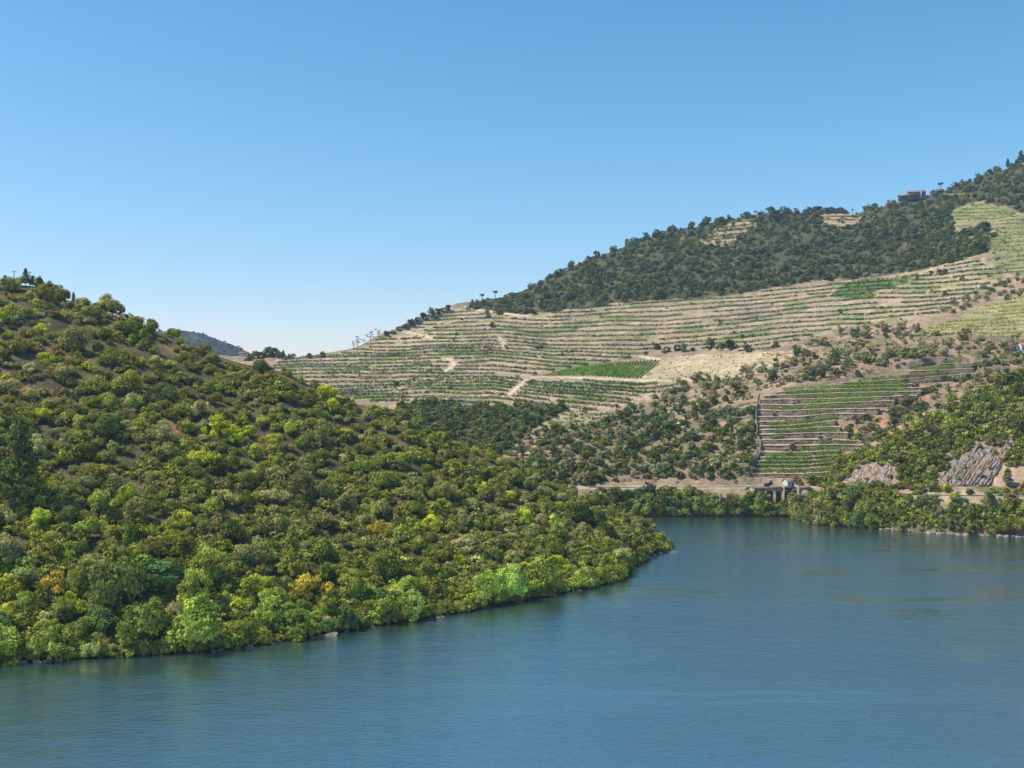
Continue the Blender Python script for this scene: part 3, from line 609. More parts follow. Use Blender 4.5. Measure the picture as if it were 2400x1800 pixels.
def genN(n,smin,smax,tries):
    got=0
    for _ in range(tries):
        if got>=n: break
        u=rng.uniform(-70,1560); t0=NH.top(u); t1=shv(u)
        if t1-t0<12: continue
        v=rng.uniform(t0-6,t1-4); f=(v-t0)/(t1-t0)
        kd=pick(TOP if f<.35 else MID if f<.68 else LOWM if f<.87 else SHO)
        if u>1100 and kd=='broom' : kd='olive'
        p=NH.loc(u,min(v,t1-1)); 
        if p is None: continue
        s=rng.uniform(smin,smax)*(1.15 if kd in('broom',) else (1.0 if f>.8 else .8) if kd=='lush' else 1)
        if f<.14 and u>300: s=min(s,.95)
        w_=PR[kd][0][4][0]*2*s/p[1]*F
        if not DN.ok(u,v,w_,.70): continue
        h=hpx(kd,s,p[1]); p2=NH.loc(u,min(v+h*.42,t1-.5)); nz=float(perlin(u/190+3,v/130+f*2)); cm=dict(CM[kd])
        for q in cm:
            if q in('olive-brown','dusty brown','grey-green','silver-green'): cm[q]*=math.exp(3.2*nz)
            if q in('mid green','fresh green','bright green','yellow-green'): cm[q]*=math.exp(-3.2*nz)
        plant(kd,pick(cm),p2 if p2 is not None else p,s,plN(f)); got+=1
    return got
print('near',genN(95,1.25,1.8,2500),genN(200,.8,1.2,6000),genN(280,.5,.8,12000))
it=[]
for _ in range(4200):
    u=rng.uniform(-80,1575); t0=NH.top(u); t1=shv(u)
    v=t0-3+(t1-t0+2)*rng.random(); p=NH.loc(u,min(v,t1-.8)); f=(v-t0)/(t1-t0)
    if p is None: continue
    if fbm(p[0]/15,p[1]/15,3)>(.12 if f<.35 else .3) and f<.8 and rng.random()<.88: continue
    if rng.random()<.75:
        kd='low'; s=rng.uniform(1.0,2.2)
    else: kd=pick({'broom':3,'dome':2}) ; s=rng.uniform(.45,.8)
    cl=pick({'olive-brown':3,'dusty brown':1,'mid green':2.5,'grey-green':2,'yellow-green':.35} if f<.7 else {'mid green':3,'fresh green':2,'olive-brown':2,'grey-green':1.5,'yellow-green':.3})
    it.append((kd,cl,p,s,rng.uniform(.8,1.2)))
for u in np.arange(-60,1570,7):
    for _ in range(0 if (600<u<880 and rng.random()<.6) or rng.random()<.2 else 2):
        uu=u+rng.uniform(-4,4); p=NH.loc(uu,shv(uu)-rng.uniform(1,16))
        if p is not None: it.append((pick({'low':3,'dome':2}),pick({'mid green':3,'fresh green':2,'olive-brown':2,'dark green':2}),p,rng.uniform(.5,.95),1.1))
merged(it,'scrub_undergrowth','low tangled scrub filling the gaps between the near hill trees','undergrowth')
# dead trees, poles, pale track wall
for i,(u,v,s,pl) in enumerate([(795,1196,1.0,'midway up near hill'),(882,1205,.85,'midway up near hill'),(202,706,.9,'along near skyline'),(838,1400,1.3,'low on near hill')]):
    p=NH.loc(u,max(v,NH.top(u)+1)); me=deadtree(); o=obj('dead_tree',me,loc=p+[0,-1.0,0]); o.scale=(s,s,s); tag(o,uniq('leafless bleached dead tree',pl,u,v-15),'dead tree','dead trees on the near hill')
for u,vt,vb,lk in [(33,634,700,'taller brown wooden utility pole'),(70,636,672,'shorter utility pole by pines')]:
    p=NH.loc(u,max(vb,NH.top(u)+3)); p=np.array(p); h=(vb-vt)/F*p[1]; zt=HZ-(vt-HV)/F*p[1]; m=MB(); m.tube((0,0,-1),(0,0,zt-p[2]),.17,.12,8)
    o=empty('utility_pole',p); tag(o,uniq(lk,'on near hilltop',u,(vt+vb)/2),'utility pole','utility poles on the near hilltop'); obj('post',m.me('post',M_pole),parent=o)
    m=MB(); m.box(-.75,.75,-.07,.07,zt-p[2]-.55,zt-p[2]-.42); [m.tube((x,0,zt-p[2]-.42),(x,0,zt-p[2]-.2),.05,.04,6) for x in (-.65,.65)]; obj('crossarm',m.me('crossarm',M_pole),parent=o)
def ribbon(P,h,th,up=0):
    """low wall along a ground line: real thickness"""
    P=np.array(P); n=len(P); d=np.gradient(P[:,:2],axis=0); nn=np.stack([-d[:,1],d[:,0]],1); nn/=np.linalg.norm(nn,axis=1)[:,None]+1e-9
    nn*=np.sign(nn[:,1:2]+1e-9); hh=np.broadcast_to(h,(n,)); a=np.c_[P[:,:2],P[:,2]-hh+up]; b=np.c_[P[:,:2],P[:,2]+up]
    c=np.c_[P[:,:2]+nn*th,P[:,2]+up]; e=np.c_[P[:,:2]+nn*th,P[:,2]-hh+up]; V=np.vstack([a,b,c,e]); Q=[]
    for j in range(3):
        for i in range(n-1): Q.append((j*n+i,j*n+i+1,(j+1)*n+i+1,(j+1)*n+i))
    Q+=[(0,n,2*n,3*n),(n-1,4*n-1,3*n-1,2*n-1)]; return V,Q
def line(S,pts,st=5,dy=0):
    pts=np.array(pts,float); uu=np.arange(pts[0,0],pts[-1,0]+.1,st); out=[]
    for u in uu:
        p=S.loc(u,np.interp(u,pts[:,0],pts[:,1]))
        if p is not None: out.append(p+[0,dy,0])
    return out
V,Q=ribbon(line(NH,[(-30,762),(0,757),(40,748),(60,742),(112,738)],5,-1.5),1.0,.8,.7); tag(obj('track_wall',mesh_from('track_wall',V,Q,plain('lime_stone',(.62,.58,.52),.15,.6))),'pale stone track edge curving across the top of the near hill','stone wall')
# ---------------------------------------------------------------- rocks
def rockmesh(mat,seed,flat_=.55):
    import bmesh
    bm=bmesh.new(); bmesh.ops.create_icosphere(bm,subdivisions=3,radius=1); q=np.random.default_rng(seed)
    pl=[(ball_(q),.55+.35*q.random()) for _ in range(9)]
    for v in bm.verts:
        c=np.array(v.co)
        for n,d in pl:
            e=c@n-d
            if e>0: c=c-n*e*.92
        c*=1+.06*float(fbm(c[0]*2+seed,c[1]*2+c[2],3)); v.co=(c[0]*1.25,c[1],c[2]*flat_)
    me=bpy.data.meshes.new('boulder'); bm.to_mesh(me); bm.free(); me.materials.append(mat); return me
def ball_(q): d=q.normal(size=3); return d/np.linalg.norm(d)
RK=[rockmesh(M_rock,i) for i in range(5)]; RD=[rockmesh(M_drock,10+i,.7) for i in range(4)]; RL_=[rockmesh(plain('pale_boulder',(.25,.215,.17),.5,.9,.8,1),20+i,.62) for i in range(3)]
def rock(S,u,v,s,L,look,place,grp,dy=0,sink=.15):
    p=S.loc(u,max(v,S.top(u)+.5))
    if p is None: return
    o=obj('boulder',L[int(rng.integers(len(L)))],loc=(p[0],p[1]+dy,max(p[2],-.1)-sink*s)); o.scale=(s*rng.uniform(.8,1.3),s*rng.uniform(.7,1.1),s*rng.uniform(.7,1.2)); o.rotation_euler=(rng.uniform(-.25,.25),rng.uniform(-.25,.25),rng.random()*6.28)
    tag(o,uniq(look,place,u,v),'rock',grp)
for u,s in [(776,2.0),(755,1.2),(700,1.2),(735,1.0),(712,.9),(640,.9),(655,.6),(560,.8),(505,.9),(520,.7),(585,.7),(30,.8),(60,.9),(95,1.2),(120,1.0),(140,.8),(815,.8),(875,.8),(965,.9),(1028,1.4),(1050,.7),(1215,.8),(1290,1.3),(1300,.7),(1440,1.1),(1405,.8),(1478,1.0),(1010,.6),(1140,.6),(1358,.8)]:
    rock(NH,u,shv(u)-rng.uniform(.5,3),s,RK,'grey boulder' if s<1.1 else 'large grey boulder','at near waterline','boulders along the near waterline',-1.1*s)
for u,v,s in [(1500,1312,1.6),(1520,1305,1.8),(1545,1297,2.0),(1530,1300,1.4),(1560,1293,1.5),(1485,1316,1.2),(1572,1290.5,1.3),(1540,1290,1.2)]: rock(NH,u,v,s,RD,'dark flat rock','at the headland tip','rocks at the headland tip',-1)
p=P3(1560,1293,HZ*F/393); o=obj('rock_shelf',RD[1],loc=(p[0],p[1]-.5,-.1)); o.scale=(4.2,1.0,.4); tag(o,'long low rock shelf reaching into the river at the headland','rock')
msh=lambda u: HV+HZ*F/float(np.interp(u,usM,mY))
for u in [1985,1994,2003,2016,2022,2040,2068,2075,2083,2092,2101,2110,2121,2133,2168,2176,2184,2190,2199,2206,2214,2228,2241,2253,2262,2290,2301,2318,2345,2352,2371,2380,2392]:
    u=u+rng.uniform(-5,5); big=rng.random()<.35
    rock(MR,u,msh(u)-rng.uniform(.3,2.6),rng.uniform(.9,1.5) if big else rng.uniform(.4,.75),RL_,'large pale shore rock' if big else 'pale shore rock','on right river bank','pale rocks on the right river bank',-.8)
OUT=[(1100+700,905)]
for (poly,n,s0,s1,pl) in [([(1820,850),(2000,810),(2120,850),(2000,880),(1880,880)],26,1.2,2.8,'above terraced vineyard'),([(1440,1070),(1580,1010),(1620,1060),(1480,1120)],22,1,2.3,'on lower far slope'),([(1400,1110),(1760,1095),(1760,1128),(1400,1135)],18,.9,1.8,'above far railway'),([(1620,925),(1770,940),(1765,1010),(1640,1000)],18,1,2.2,'left of stone terraces'),([(1310,610),(1480,560),(1500,650),(1330,680)],14,2,4.5,'among far oaks'),([(2030,530),(2110,490),(2130,530)],8,2,4,'under ridge house'),([(2060,945),(2230,870),(2240,920),(2100,975)],18,1,2.4,'right of stone terraces'),([(1700,855),(1810,835),(1850,860),(1740,900)],8,1,1.8,'above terraced vineyard')]:
    P=np.array(poly); c=0
    for _ in range(900):
        if c>=n: break
        u,v=rng.uniform(P[:,0].min(),P[:,0].max()),rng.uniform(P[:,1].min(),P[:,1].max())
        if inpoly(u,v,poly): rock(FH,u,v,rng.uniform(s0,s1),RD,'dark rock outcrop',pl,'dark rock outcrops '+pl,0,.3); c+=1
for (poly,n,s0,s1,pl) in [([(1970,1040),(2000,990),(2070,965),(2130,930),(2190,935),(2130,985),(2060,1030)],16,1,2.2,'right of stone terraces'),([(2000,770),(2110,780),(2140,830),(2010,830)],14,1,2.4,'on far olive slope')]:
    P=np.array(poly); c=0
    for _ in range(900):
        if c>=n: break
        u,v=rng.uniform(P[:,0].min(),P[:,0].max()),rng.uniform(P[:,1].min(),P[:,1].max())
        if inpoly(u,v,poly): rock(FH,u,v,rng.uniform(s0,s1),RD,'dark jagged rock',pl,'dark rock outcrops '+pl,0,.3); c+=1
# cliffs above the railway
def cliff(poly,mat,name,label,dip,amp):
    P=np.array(poly,float); us=np.arange(P[:,0].min(),P[:,0].max(),1.6); vs=np.arange(P[:,1].min(),P[:,1].max(),1.6); Vv=[];ok=[]
    for v in vs:
        for u in us:
            p=MR.loc(u,v); dm=1e9
            for (x0,y0),(x1,y1) in zip(P,np.roll(P,-1,0)):
                dx,dy=x1-x0,y1-y0; t=min(1,max(0,((u-x0)*dx+(v-y0)*dy)/(dx*dx+dy*dy))); dm=min(dm,math.hypot(u-x0-t*dx,v-y0-t*dy))
            ins=bool(inpoly(u+3*perlin(u/7,v/7),v+3*perlin(u/9+4,v/6),P)) and p is not None
            if p is None: p=P3(u,v,520)
            a=(u+v*dip)/6.5; b=(v-u*.25)/38; r=1-abs(float(fbm(a,b,4)))*1.3; r2=float(fbm(u/16,v/20,3))
            Vv.append(p+np.array([0,-1,.25])*((r*amp+.7*r2)*float(sst(np.array(dm),0,7))+.4*float(sst(np.array(dm),0,3)))); ok.append(ins)
    nU,nV=len(us),len(vs); a=np.arange(nU*nV).reshape(nV,nU); ok=np.array(ok).reshape(nV,nU); m=ok[:-1,:-1]&ok[1:,:-1]&ok[:-1,1:]&ok[1:,1:]
    Q=np.stack([a[:-1,:-1],a[1:,:-1],a[1:,1:],a[:-1,1:]],-1)[m]; o=obj(name,mesh_from(name,Vv,Q,mat)); tag(o,label,'cliff')
for u,v in [(2235,1075),(2290,1050),(2330,1062),(2262,1100),(2345,1080),(2240,1125),(2300,1120),(2010,1100),(2060,1092),(2085,1120),(2030,1125),(1990,1118),(2318,1100)]:
    it_p=MR.loc(u+rng.uniform(-4,4),v); CLP=globals().setdefault('CLP',[]); CLP.append(it_p)
cliff([(2196,1140),(2203,1105),(2238,1066),(2262,1056),(2297,1034),(2306,1052),(2326,1044),(2338,1060),(2352,1030),(2372,1008),(2380,1040),(2347,1095),(2332,1118),(2320,1141)],M_cliff,'cliff','large grey netted rock face above the railway, near the right edge',.62,1.3)
cliff([(1962,1124),(2000,1093),(2035,1084),(2100,1076),(2110,1100),(2112,1138),(2080,1138),(2010,1134)],M_cliff2,'cliff','smaller brown slabby rock face between the stone terraces and grey cliff',.62,1.0)
# ================================================================ far slopes planting
def inside(poly,n,rmin,tries,dart=None,k=.8):
    P=np.array(poly); out=[]; d=dart or Dart()
    for _ in range(tries):
        if len(out)>=n: break
        u,v=rng.uniform(P[:,0].min(),P[:,0].max()),rng.uniform(P[:,1].min(),P[:,1].max())
        if inpoly(u,v,poly) and d.ok(u,v,rmin*rng.uniform(.8,1.25),k): out.append((u,v))
    return out
def inany(u,v,L): return any(bool(inpoly(u,v,z)) for z in L)
DF=Dart()
def putF(kd,col,u,v,s,place,look=None,S=FH,group=None,sz=None):
    p=S.loc(u,max(v,S.top(u)+.6)) 
    if p is None: return
    DF.p.append((u,v)); DF.r.append(PR[kd][0][4][0]*2*s/p[1]*F*.8); return plant(kd,col,p,s,place,look=look,group=group,sz=sz)
RG='on far ridge'
for kd,cl,u,v,s,lk in [('umb','dark green',1797,502,.95,'umbrella pine'),('umb','grey-green',1771,508,1.0,None),('foak','blue-green',1751,512,.75,None),('foak','blue-green',1759,510,.7,None),('foak','dark green',1785,503,.8,None),('foak','blue-green',1838,494,1.4,'bushy dark oak on rocks'),('foak','mid green',1853,497,1.0,None),('foak','grey-green',1869,494,1.2,None),
 ('foak','dark green',1900,494,1.5,None),('foak','dark green',1915,494,1.6,None),('foak','mid green',1890,498,1.4,None),('foak','dark green',1946,492,1.7,'largest dark oak'),('foak','mid green',1962,494,1.2,None),('umb','blue-green',1998,496,.85,None),('foak','blue-green',1983,496,.9,None),('foak','blue-green',2029,490,.9,None),('foak','dark green',2039,487,1.1,None),('foak','mid green',2050,484,1.0,None),
 ('umb','blue-green',1130,708,1.15,'lone umbrella pine'),('umb','dark green',1161,700,1.1,None),('mpine','blue-green',1107,712,.7,None),('umb','dark green',2204,440,1.6,'solitary tall bare-trunked pine'),('umb','dark green',2231,433,.7,None),('foak','dark green',2238,432,.7,None),('umb','grey-green',2254,427,1.0,None),('foak','blue-green',2268,424,.8,None),('foak','blue-green',2317,400,1.4,None),('foak','grey-green',2335,396,1.3,None),('mpine','blue-green',2362,396,1.35,'pointed dark pine'),('mpine','blue-green',2393,385,1.9,'tallest pointed pine'),('mpine','blue-green',2382,392,1.3,None),
 ('euc','blue-green',838,812,.62,'open eucalyptus'),('euc','blue-green',828,816,.45,None),('euc','blue-green',869,799,.72,'tallest open eucalyptus'),('euc','blue-green',887,792,.55,None),('euc','blue-green',853,806,.4,None),('foak','dark green',905,786,.9,None),('foak','dark green',920,782,.8,None),('foak','mid green',935,775,.9,None),('foak','mid green',950,768,1.0,None),('foak','dark green',965,762,1.1,None),('foak','mid green',980,755,1.1,None),('foak','dark green',995,748,1.2,None),('foak','mid green',1010,742,1.2,None),('foak','dark green',1025,736,1.2,None),('foak','mid green',1040,731,1.1,None),('foak','dark green',1050,727,1.0,None),('mpine','blue-green',975,757,.6,None),
 ('foak','dark green',612,840,1.4,None),('foak','dark green',630,838,1.9,'broad dark oak'),('foak','blue-green',645,838,1.6,None),('foak','olive-brown',655,840,1.2,None),('foak','mid green',598,842,1.2,None),('mpine','blue-green',664,838,.75,'small cypress-like pine'),('foak','blue-green',678,838,.7,None),('foak','blue-green',688,838,.6,None),('foak','dark green',725,839,.8,None),('foak','blue-green',756,838,.8,None),('foak','dark green',585,846,1.1,None)]:
    putF(kd,cl,u,v,s,RG,lk,group='trees standing on the far ridge line')
CF={'dark green':3,'mid green':2.2,'blue-green':2.2,'grey-green':1.6,'olive-brown':.8}
for u,v in inside(FOR,210,15,9000,DF,.95):
    if inany(u,v,[ZE,ZF,ZC]): continue
    putF('foak',pick(CF),u,v,rng.uniform(.95,1.5),'in far hilltop wood',group='oaks of the far hilltop wood')
for u,v in inside(GUL,60,13,3000,DF,.9): putF('foak' if rng.random()<.6 else 'moak',pick(CF),u,v,rng.uniform(.55,.95),'in far wooded gully',group='oaks of the far wooded gully')
CO={'silver-green':3,'grey-green':3,'blue-green':1.2,'mid green':.8,'dark green':.8}
for u,v in inside(OLI,250,14,8000,DF,.8):
    if inany(u,v,[TB]): continue
    putF(pick({'molive':3,'moak':.8,'mshrub':.9}),pick(CO),u,v,rng.uniform(.95,1.4),'on far olive slope')
for u,v in inside(LOW,165,14,6000,DF,.7): putF(pick({'moak':2,'mshrub':1.6,'molive':1.2}),pick(CF if rng.random()<.6 else CO),u,v,rng.uniform(.8,1.3),'above far railway')
for u,v in inside([(1185,1050),(1240,1015),(1340,1010),(1500,950),(1560,920),(1620,900),(1600,960),(1400,1010),(1290,1050),(1200,1100)],46,13,2500,DF,1.0): putF(pick({'molive':2,'mshrub':2}),pick(CO),u,v,rng.uniform(.6,1.0),'on far lower slope')
for u,v,s,cl,kd in [(1645,900,1.35,'mid green','moak'),(1590,898,.8,'grey-green','molive'),(1605,898,.8,'grey-green','molive'),(1540,818,.7,'dark green','foak'),(1562,826,.95,'grey-green','foak'),(1588,822,.9,'dark green','foak'),(1602,823,.8,'blue-green','foak'),(1625,823,.8,'dark green','foak'),(1664,818,1.15,'dark green','foak'),(1690,819,1.0,'mid green','foak'),(1715,819,1.2,'dark green','foak'),(1750,822,.9,'grey-green','foak'),(1818,812,.75,'dark green','foak'),(1145,745,.8,'dark green','foak'),(1155,766,.9,'mid green','foak'),(1070,785,.45,'dark green','foak'),(1082,750,.45,'dark green','foak'),(1270,816,.5,'dark green','foak'),(1260,817,.45,'dark green','foak'),(1327,824,.45,'dark green','foak'),(1341,824,.45,'dark green','foak'),(1404,835,.45,'grey-green','foak'),(1903,872,.9,'bright green','moak'),(1885,890,1.0,'fresh green','moak'),(2216,690,.7,'dark green','foak'),(2183,642,.6,'dark green','foak'),(2200,642,.9,'dark green','foak'),(2215,642,.8,'dark green','foak'),(2150,655,.6,'dark green','foak'),(2255,655,.6,'dark green','foak'),(2319,650,.6,'dark green','foak'),(1970,733,.55,'mid green','foak'),(1721,782,.5,'dark green','foak'),(1740,792,.5,'dark green','foak'),(930,905,.6,'blue-green','foak'),(1230,750,.4,'dark green','foak'),(1208,747,.4,'dark green','foak'),
 (2330,555,1.0,'dark green','foak'),(2300,545,2.3,'dark green','foak'),(2308,585,1.3,'dark green','foak'),(2225,490,1.4,'dark green','foak'),(2040,560,1.0,'dark green','foak')]:
    putF(kd,cl,u,v,s,'on far hillside')
for u,v in inside(ZA,75,9,3000,DF,1.3): putF('fshrub',pick({'dark green':2,'mid green':2,'grey-green':1}),u,v,rng.uniform(.45,.9),'among far vine rows',group='small shrubs among the far vine rows')
for u,v in inside([(2240,700),(2400,640),(2600,640),(2600,690),(2330,712),(2180,760)],60,12,2500,DF,.8): putF('molive',pick({'silver-green':2,'grey-green':2,'blue-green':1.5}),u,v,rng.uniform(.8,1.1),'in upper olive grove')
for u,v in inside([(2100,900),(2180,875),(2290,850),(2400,830),(2400,870),(2200,940),(2120,1010),(2040,1020),(2080,960)],40,14,2500,DF,.8): putF(pick({'molive':2,'mshrub':1}),pick({'blue-green':2,'grey-green':2,'mid green':1}),u,v,rng.uniform(.7,1.05),'right of stone terraces')
for u,v in [(2000,1020),(1995,1036),(2015,1030),(2050,1034),(1988,1010),(2062,1020),(1850,1024)]: putF('mshrub',pick({'blue-green':2,'dark green':2}),u,v,.9,'beside stone terraces')
# river bank belts
fsh=lambda u:HV+HZ*F/float(np.interp(u,FH.us,FH.Y[3]))
for u in np.arange(1380,1880,13):
    for r in range(3 if u<1640 else 2):
        uu=u+rng.uniform(-6,6); vv=fsh(uu)-rng.uniform(1,8)-r*14
        if r and rng.random()<.3: continue
        putF('mlush',pick({'mid green':3,'fresh green':2,'dark green':1.5,'grey-green':1.5,'olive-brown':.8,'blue-green':1}),uu,vv,rng.uniform(.75,1.3),'on far river bank')
for u,v in [(1690,1172),(1725,1180),(1640,1160),(1620,1150),(1665,1178),(1745,1186),(1575,1150),(1555,1158),(1490,1160),(1470,1154),(1430,1155),(1408,1150),(1760,1190)]+[(rng.uniform(1385,1650),rng.uniform(1152,1195)) for _ in range(46)]+[(rng.uniform(1660,1785),rng.uniform(1166,1198)) for _ in range(9)]: putF('mshrub',pick({'mid green':2,'olive-brown':2}),u,v,rng.uniform(.6,1.0),'on railway embankment')
for u,v,s,c in [(1795,1205,1.0,'dark green'),(1815,1195,.95,'blue-green'),(1835,1200,.95,'olive-brown'),(1855,1195,.95,'mid green'),(1875,1195,1.05,'grey-green'),(1850,1180,.9,'grey-green'),(1895,1200,1.1,'dark green'),(1900,1180,1.0,'grey-green')]: putF('mlush',c,u,v,s,'below stone viaduct')
for u,v,s in [(1905,1122,1.25),(1868,1118,.75)]: putF('moak','mid green',u,v+14,s,'beside trackside cottage')
DM=Dart(); CR={'mid green':3,'fresh green':2.4,'olive-brown':2,'yellow-green':.12,'dark green':1.5,'grey-green':1.8}
def putM(kd,col,u,v,s,place,look=None):
    p=MR.loc(u,v)
    if p is not None: plant(kd,col,p,s,place,look=look)
CL=[[(2200,1140),(2205,1110),(2260,1060),(2297,1040),(2340,1060),(2370,1020),(2375,1045),(2325,1140)],[(1975,1136),(2000,1100),(2040,1090),(2105,1085),(2112,1138)],[(2325,1138),(2350,1095),(2400,1085),(2400,1140)]]
for p in CLP: plant('mshrub',pick({'grey-green':2,'mid green':2,'olive-brown':1}),p+np.array([0,-1.2,.3]),rng.uniform(.4,.75),'on right rock faces')
n=0
for _ in range(9000):
    if n>=380: break
    u=rng.uniform(1890,2440); i=int(np.clip(round((u-1740)/4),0,len(MR.us)-1)); vt=MR.Vm[:,i].min(); vb=msh(u)-2; v=rng.uniform(vt+1,vb)
    if any(inany(u+du,v+dv,CL) for du,dv in((0,-3),(12,-6),(-12,-6),(0,-16),(0,4))): continue
    rv=HV+(HZ-RL[i])/bY[i]*F
    if abs(v-rv+1)<7 : continue
    if v>rv and u<2010 : kd='mlush'; s=rng.uniform(.8,1.25); col=pick({'mid green':2,'dark green':2,'blue-green':1,'grey-green':1,'olive-brown':1})
    elif v>rv: kd=pick({'mlush':1.6,'mshrub':2}); s=rng.uniform(.65,1.15); col=pick({'mid green':2,'fresh green':2.5,'olive-brown':1.6,'yellow-green':.35,'dark green':1.4,'grey-green':1})
    else: kd=pick({'mshrub':3,'moak':1.6}); s=rng.uniform(.85,1.5); col=pick(CR)
    if v>rv and u>2120 and v<rv+36 and rng.random()<.95: continue
    w_=PR[kd][0][4][0]*2*s/500*F
    if not DM.ok(u,v,w_,.68): continue
    putM(kd,col,u,v,s,'on right river bank' if v>rv else 'on right rocky spur'); n+=1
putM('mshrub','yellow-green',2216,1150,1.5,'below grey rock face','round yellow-green bush'); putM('mpine','grey-green',2362,1141,.85,'beside grey rock face','thin-trunked lone pine')
for u in np.arange(1845,2060,14):
    for r in range(2):
        p=MR.loc(u+rng.uniform(-5,5),msh(u)-rng.uniform(.5,5)-r*16); c=pick({'mid green':2,'dark green':1.5,'blue-green':1.5,'olive-brown':1,'grey-green':1.5,'fresh green':1})
        if p is not None: p[2]=max(p[2],-.3); plant('mlush',c,p,rng.uniform(.85,1.3),'on right river bank')
for u,v in [(2150,1160),(2165,1152)]: putM('mshrub','olive-brown',u,v,1.2,'below grey rock face')
# fillers on the far ground, one mesh each
it=[]
def fill(poly,n,S,kd,cols,s0,s1,excl=()):
    P=np.array(poly); c=0
    for _ in range(n*6):
        if c>=n: break
        u,v=rng.uniform(P[:,0].min(),P[:,0].max()),rng.uniform(P[:,1].min(),P[:,1].max())
        if inpoly(u,v,poly) and not inany(u,v,excl):
            p=S.loc(u,v)
            if p is not None: it.append((kd,pick(cols),p,rng.uniform(s0,s1),rng.uniform(.8,1.2))); c+=1
fill(FOR,2100,FH,'foak',CF,.5,1.0,[ZE,ZF,ZC]); fill(FOR,1600,FH,'fshrub',CF,.8,1.4,[ZC]); fill(GUL,330,FH,'foak',CF,.35,.7); fill(GUL,300,FH,'fshrub',CF,.8,1.3); fill([(2150,500),(2230,485),(2245,545),(2320,550),(2315,590),(2150,634)],120,FH,'foak',CF,.5,.9)
merged(it,'hilltop_wood_undergrowth','dark wooded undergrowth covering the upper far hill','woodland'); it=[]
fill([(1960,1040),(2000,985),(2070,960),(2130,925),(2200,930),(2140,985),(2060,1035)],90,FH,'fshrub',{'blue-green':2,'mid green':2,'grey-green':1},.4,1.0); fill(OLI,700,FH,'fshrub',CO,.35,.85,[TB]); fill(LOW,480,FH,'fshrub',CF,.5,1.2); fill([(1185,1050),(1240,1015),(1500,950),(1560,920),(1600,960),(1400,1010),(1200,1100)],130,FH,'fshrub',CO,.3,.7)
fill(ZC,260,FH,'fshrub',{'bright green':2,'mid green':2,'fresh green':2},.3,.7); fill(GRN,120,FH,'fshrub',{'bright green':2,'mid green':2},.4,.8); fill(ZB,60,FH,'fshrub',{'olive-brown':1,'mid green':1},.3,.5); fill(FIELD,110,FH,'fshrub',{'olive-brown':1,'mid green':1,'grey-green':1},.2,.4)
fill([(1900,1130),(2100,1010),(2400,870),(2400,1240),(2060,1230),(1900,1215)],1100,MR,'fshrub',CR,.5,1.2,CL+[[(2100,1140),(2420,1136),(2420,1176),(2330,1186),(2160,1198),(2120,1180)]])
merged(it,'hillside_scrub','scattered low scrub over the lower far slopes','scrub'); it=[]
for _ in range(420):
    u=rng.uniform(330,590); v=rng.uniform(DH.top(u)-1,DH.top(u)+60); p=DH.loc(u,v)
    if p is not None: it.append(('fshrub',pick({'blue-green':2,'dark green':2,'mid green':1}),p,rng.uniform(1.2,2.2),1.1))
merged(it,'distant_woodland','hazy blue-green wood covering the distant hill behind the near slope','woodland')
print('trees',CNT)
# ================================================================ vine rows
VC={'dark':(.092,.165,.05),'bright':(.165,.275,.042),'lime':(.30,.36,.05)}
def hedge(P,dens,h,ls,wd=.45,gap=.0):
    P=np.array(P); seg=np.linalg.norm(np.diff(P,axis=0),axis=1); L=seg.sum(); n=max(12,int(L*dens)); cs=np.r_[0,np.cumsum(seg)]
    s=rng.random(n)*L; g=perlin(s/5.5,P[0,0]+P[0,1]*.1+0*s)
    keep=(g>gap-.85)|(rng.random(n)<.6); s=s[keep]; n=len(s); c=np.stack([np.interp(s,cs,P[:,j]) for j in range(3)],1)
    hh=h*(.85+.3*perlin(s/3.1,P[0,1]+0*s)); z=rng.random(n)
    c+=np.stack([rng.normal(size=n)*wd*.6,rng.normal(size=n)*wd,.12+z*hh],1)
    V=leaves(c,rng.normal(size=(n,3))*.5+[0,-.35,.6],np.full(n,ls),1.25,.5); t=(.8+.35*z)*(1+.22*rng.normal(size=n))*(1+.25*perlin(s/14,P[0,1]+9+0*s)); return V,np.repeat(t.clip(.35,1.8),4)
NROW=0
def vine(P,col,dens,h,ls,label,group,wd=.45,gap=0,jit=.1):
    global NROW
    V,t=hedge(P,dens,h,ls,wd,gap)
    if len(V)<8: return
    c=np.array(P).mean(0); V=V-c; o=obj('vine_row',mesh_from('vine_row',V,quads(len(V)//4),M_leaf,tint=t),loc=c,color=np.array(VC[col])*(1+jit*rng.normal())); tag(o,label,'vine row',group); NROW+=1
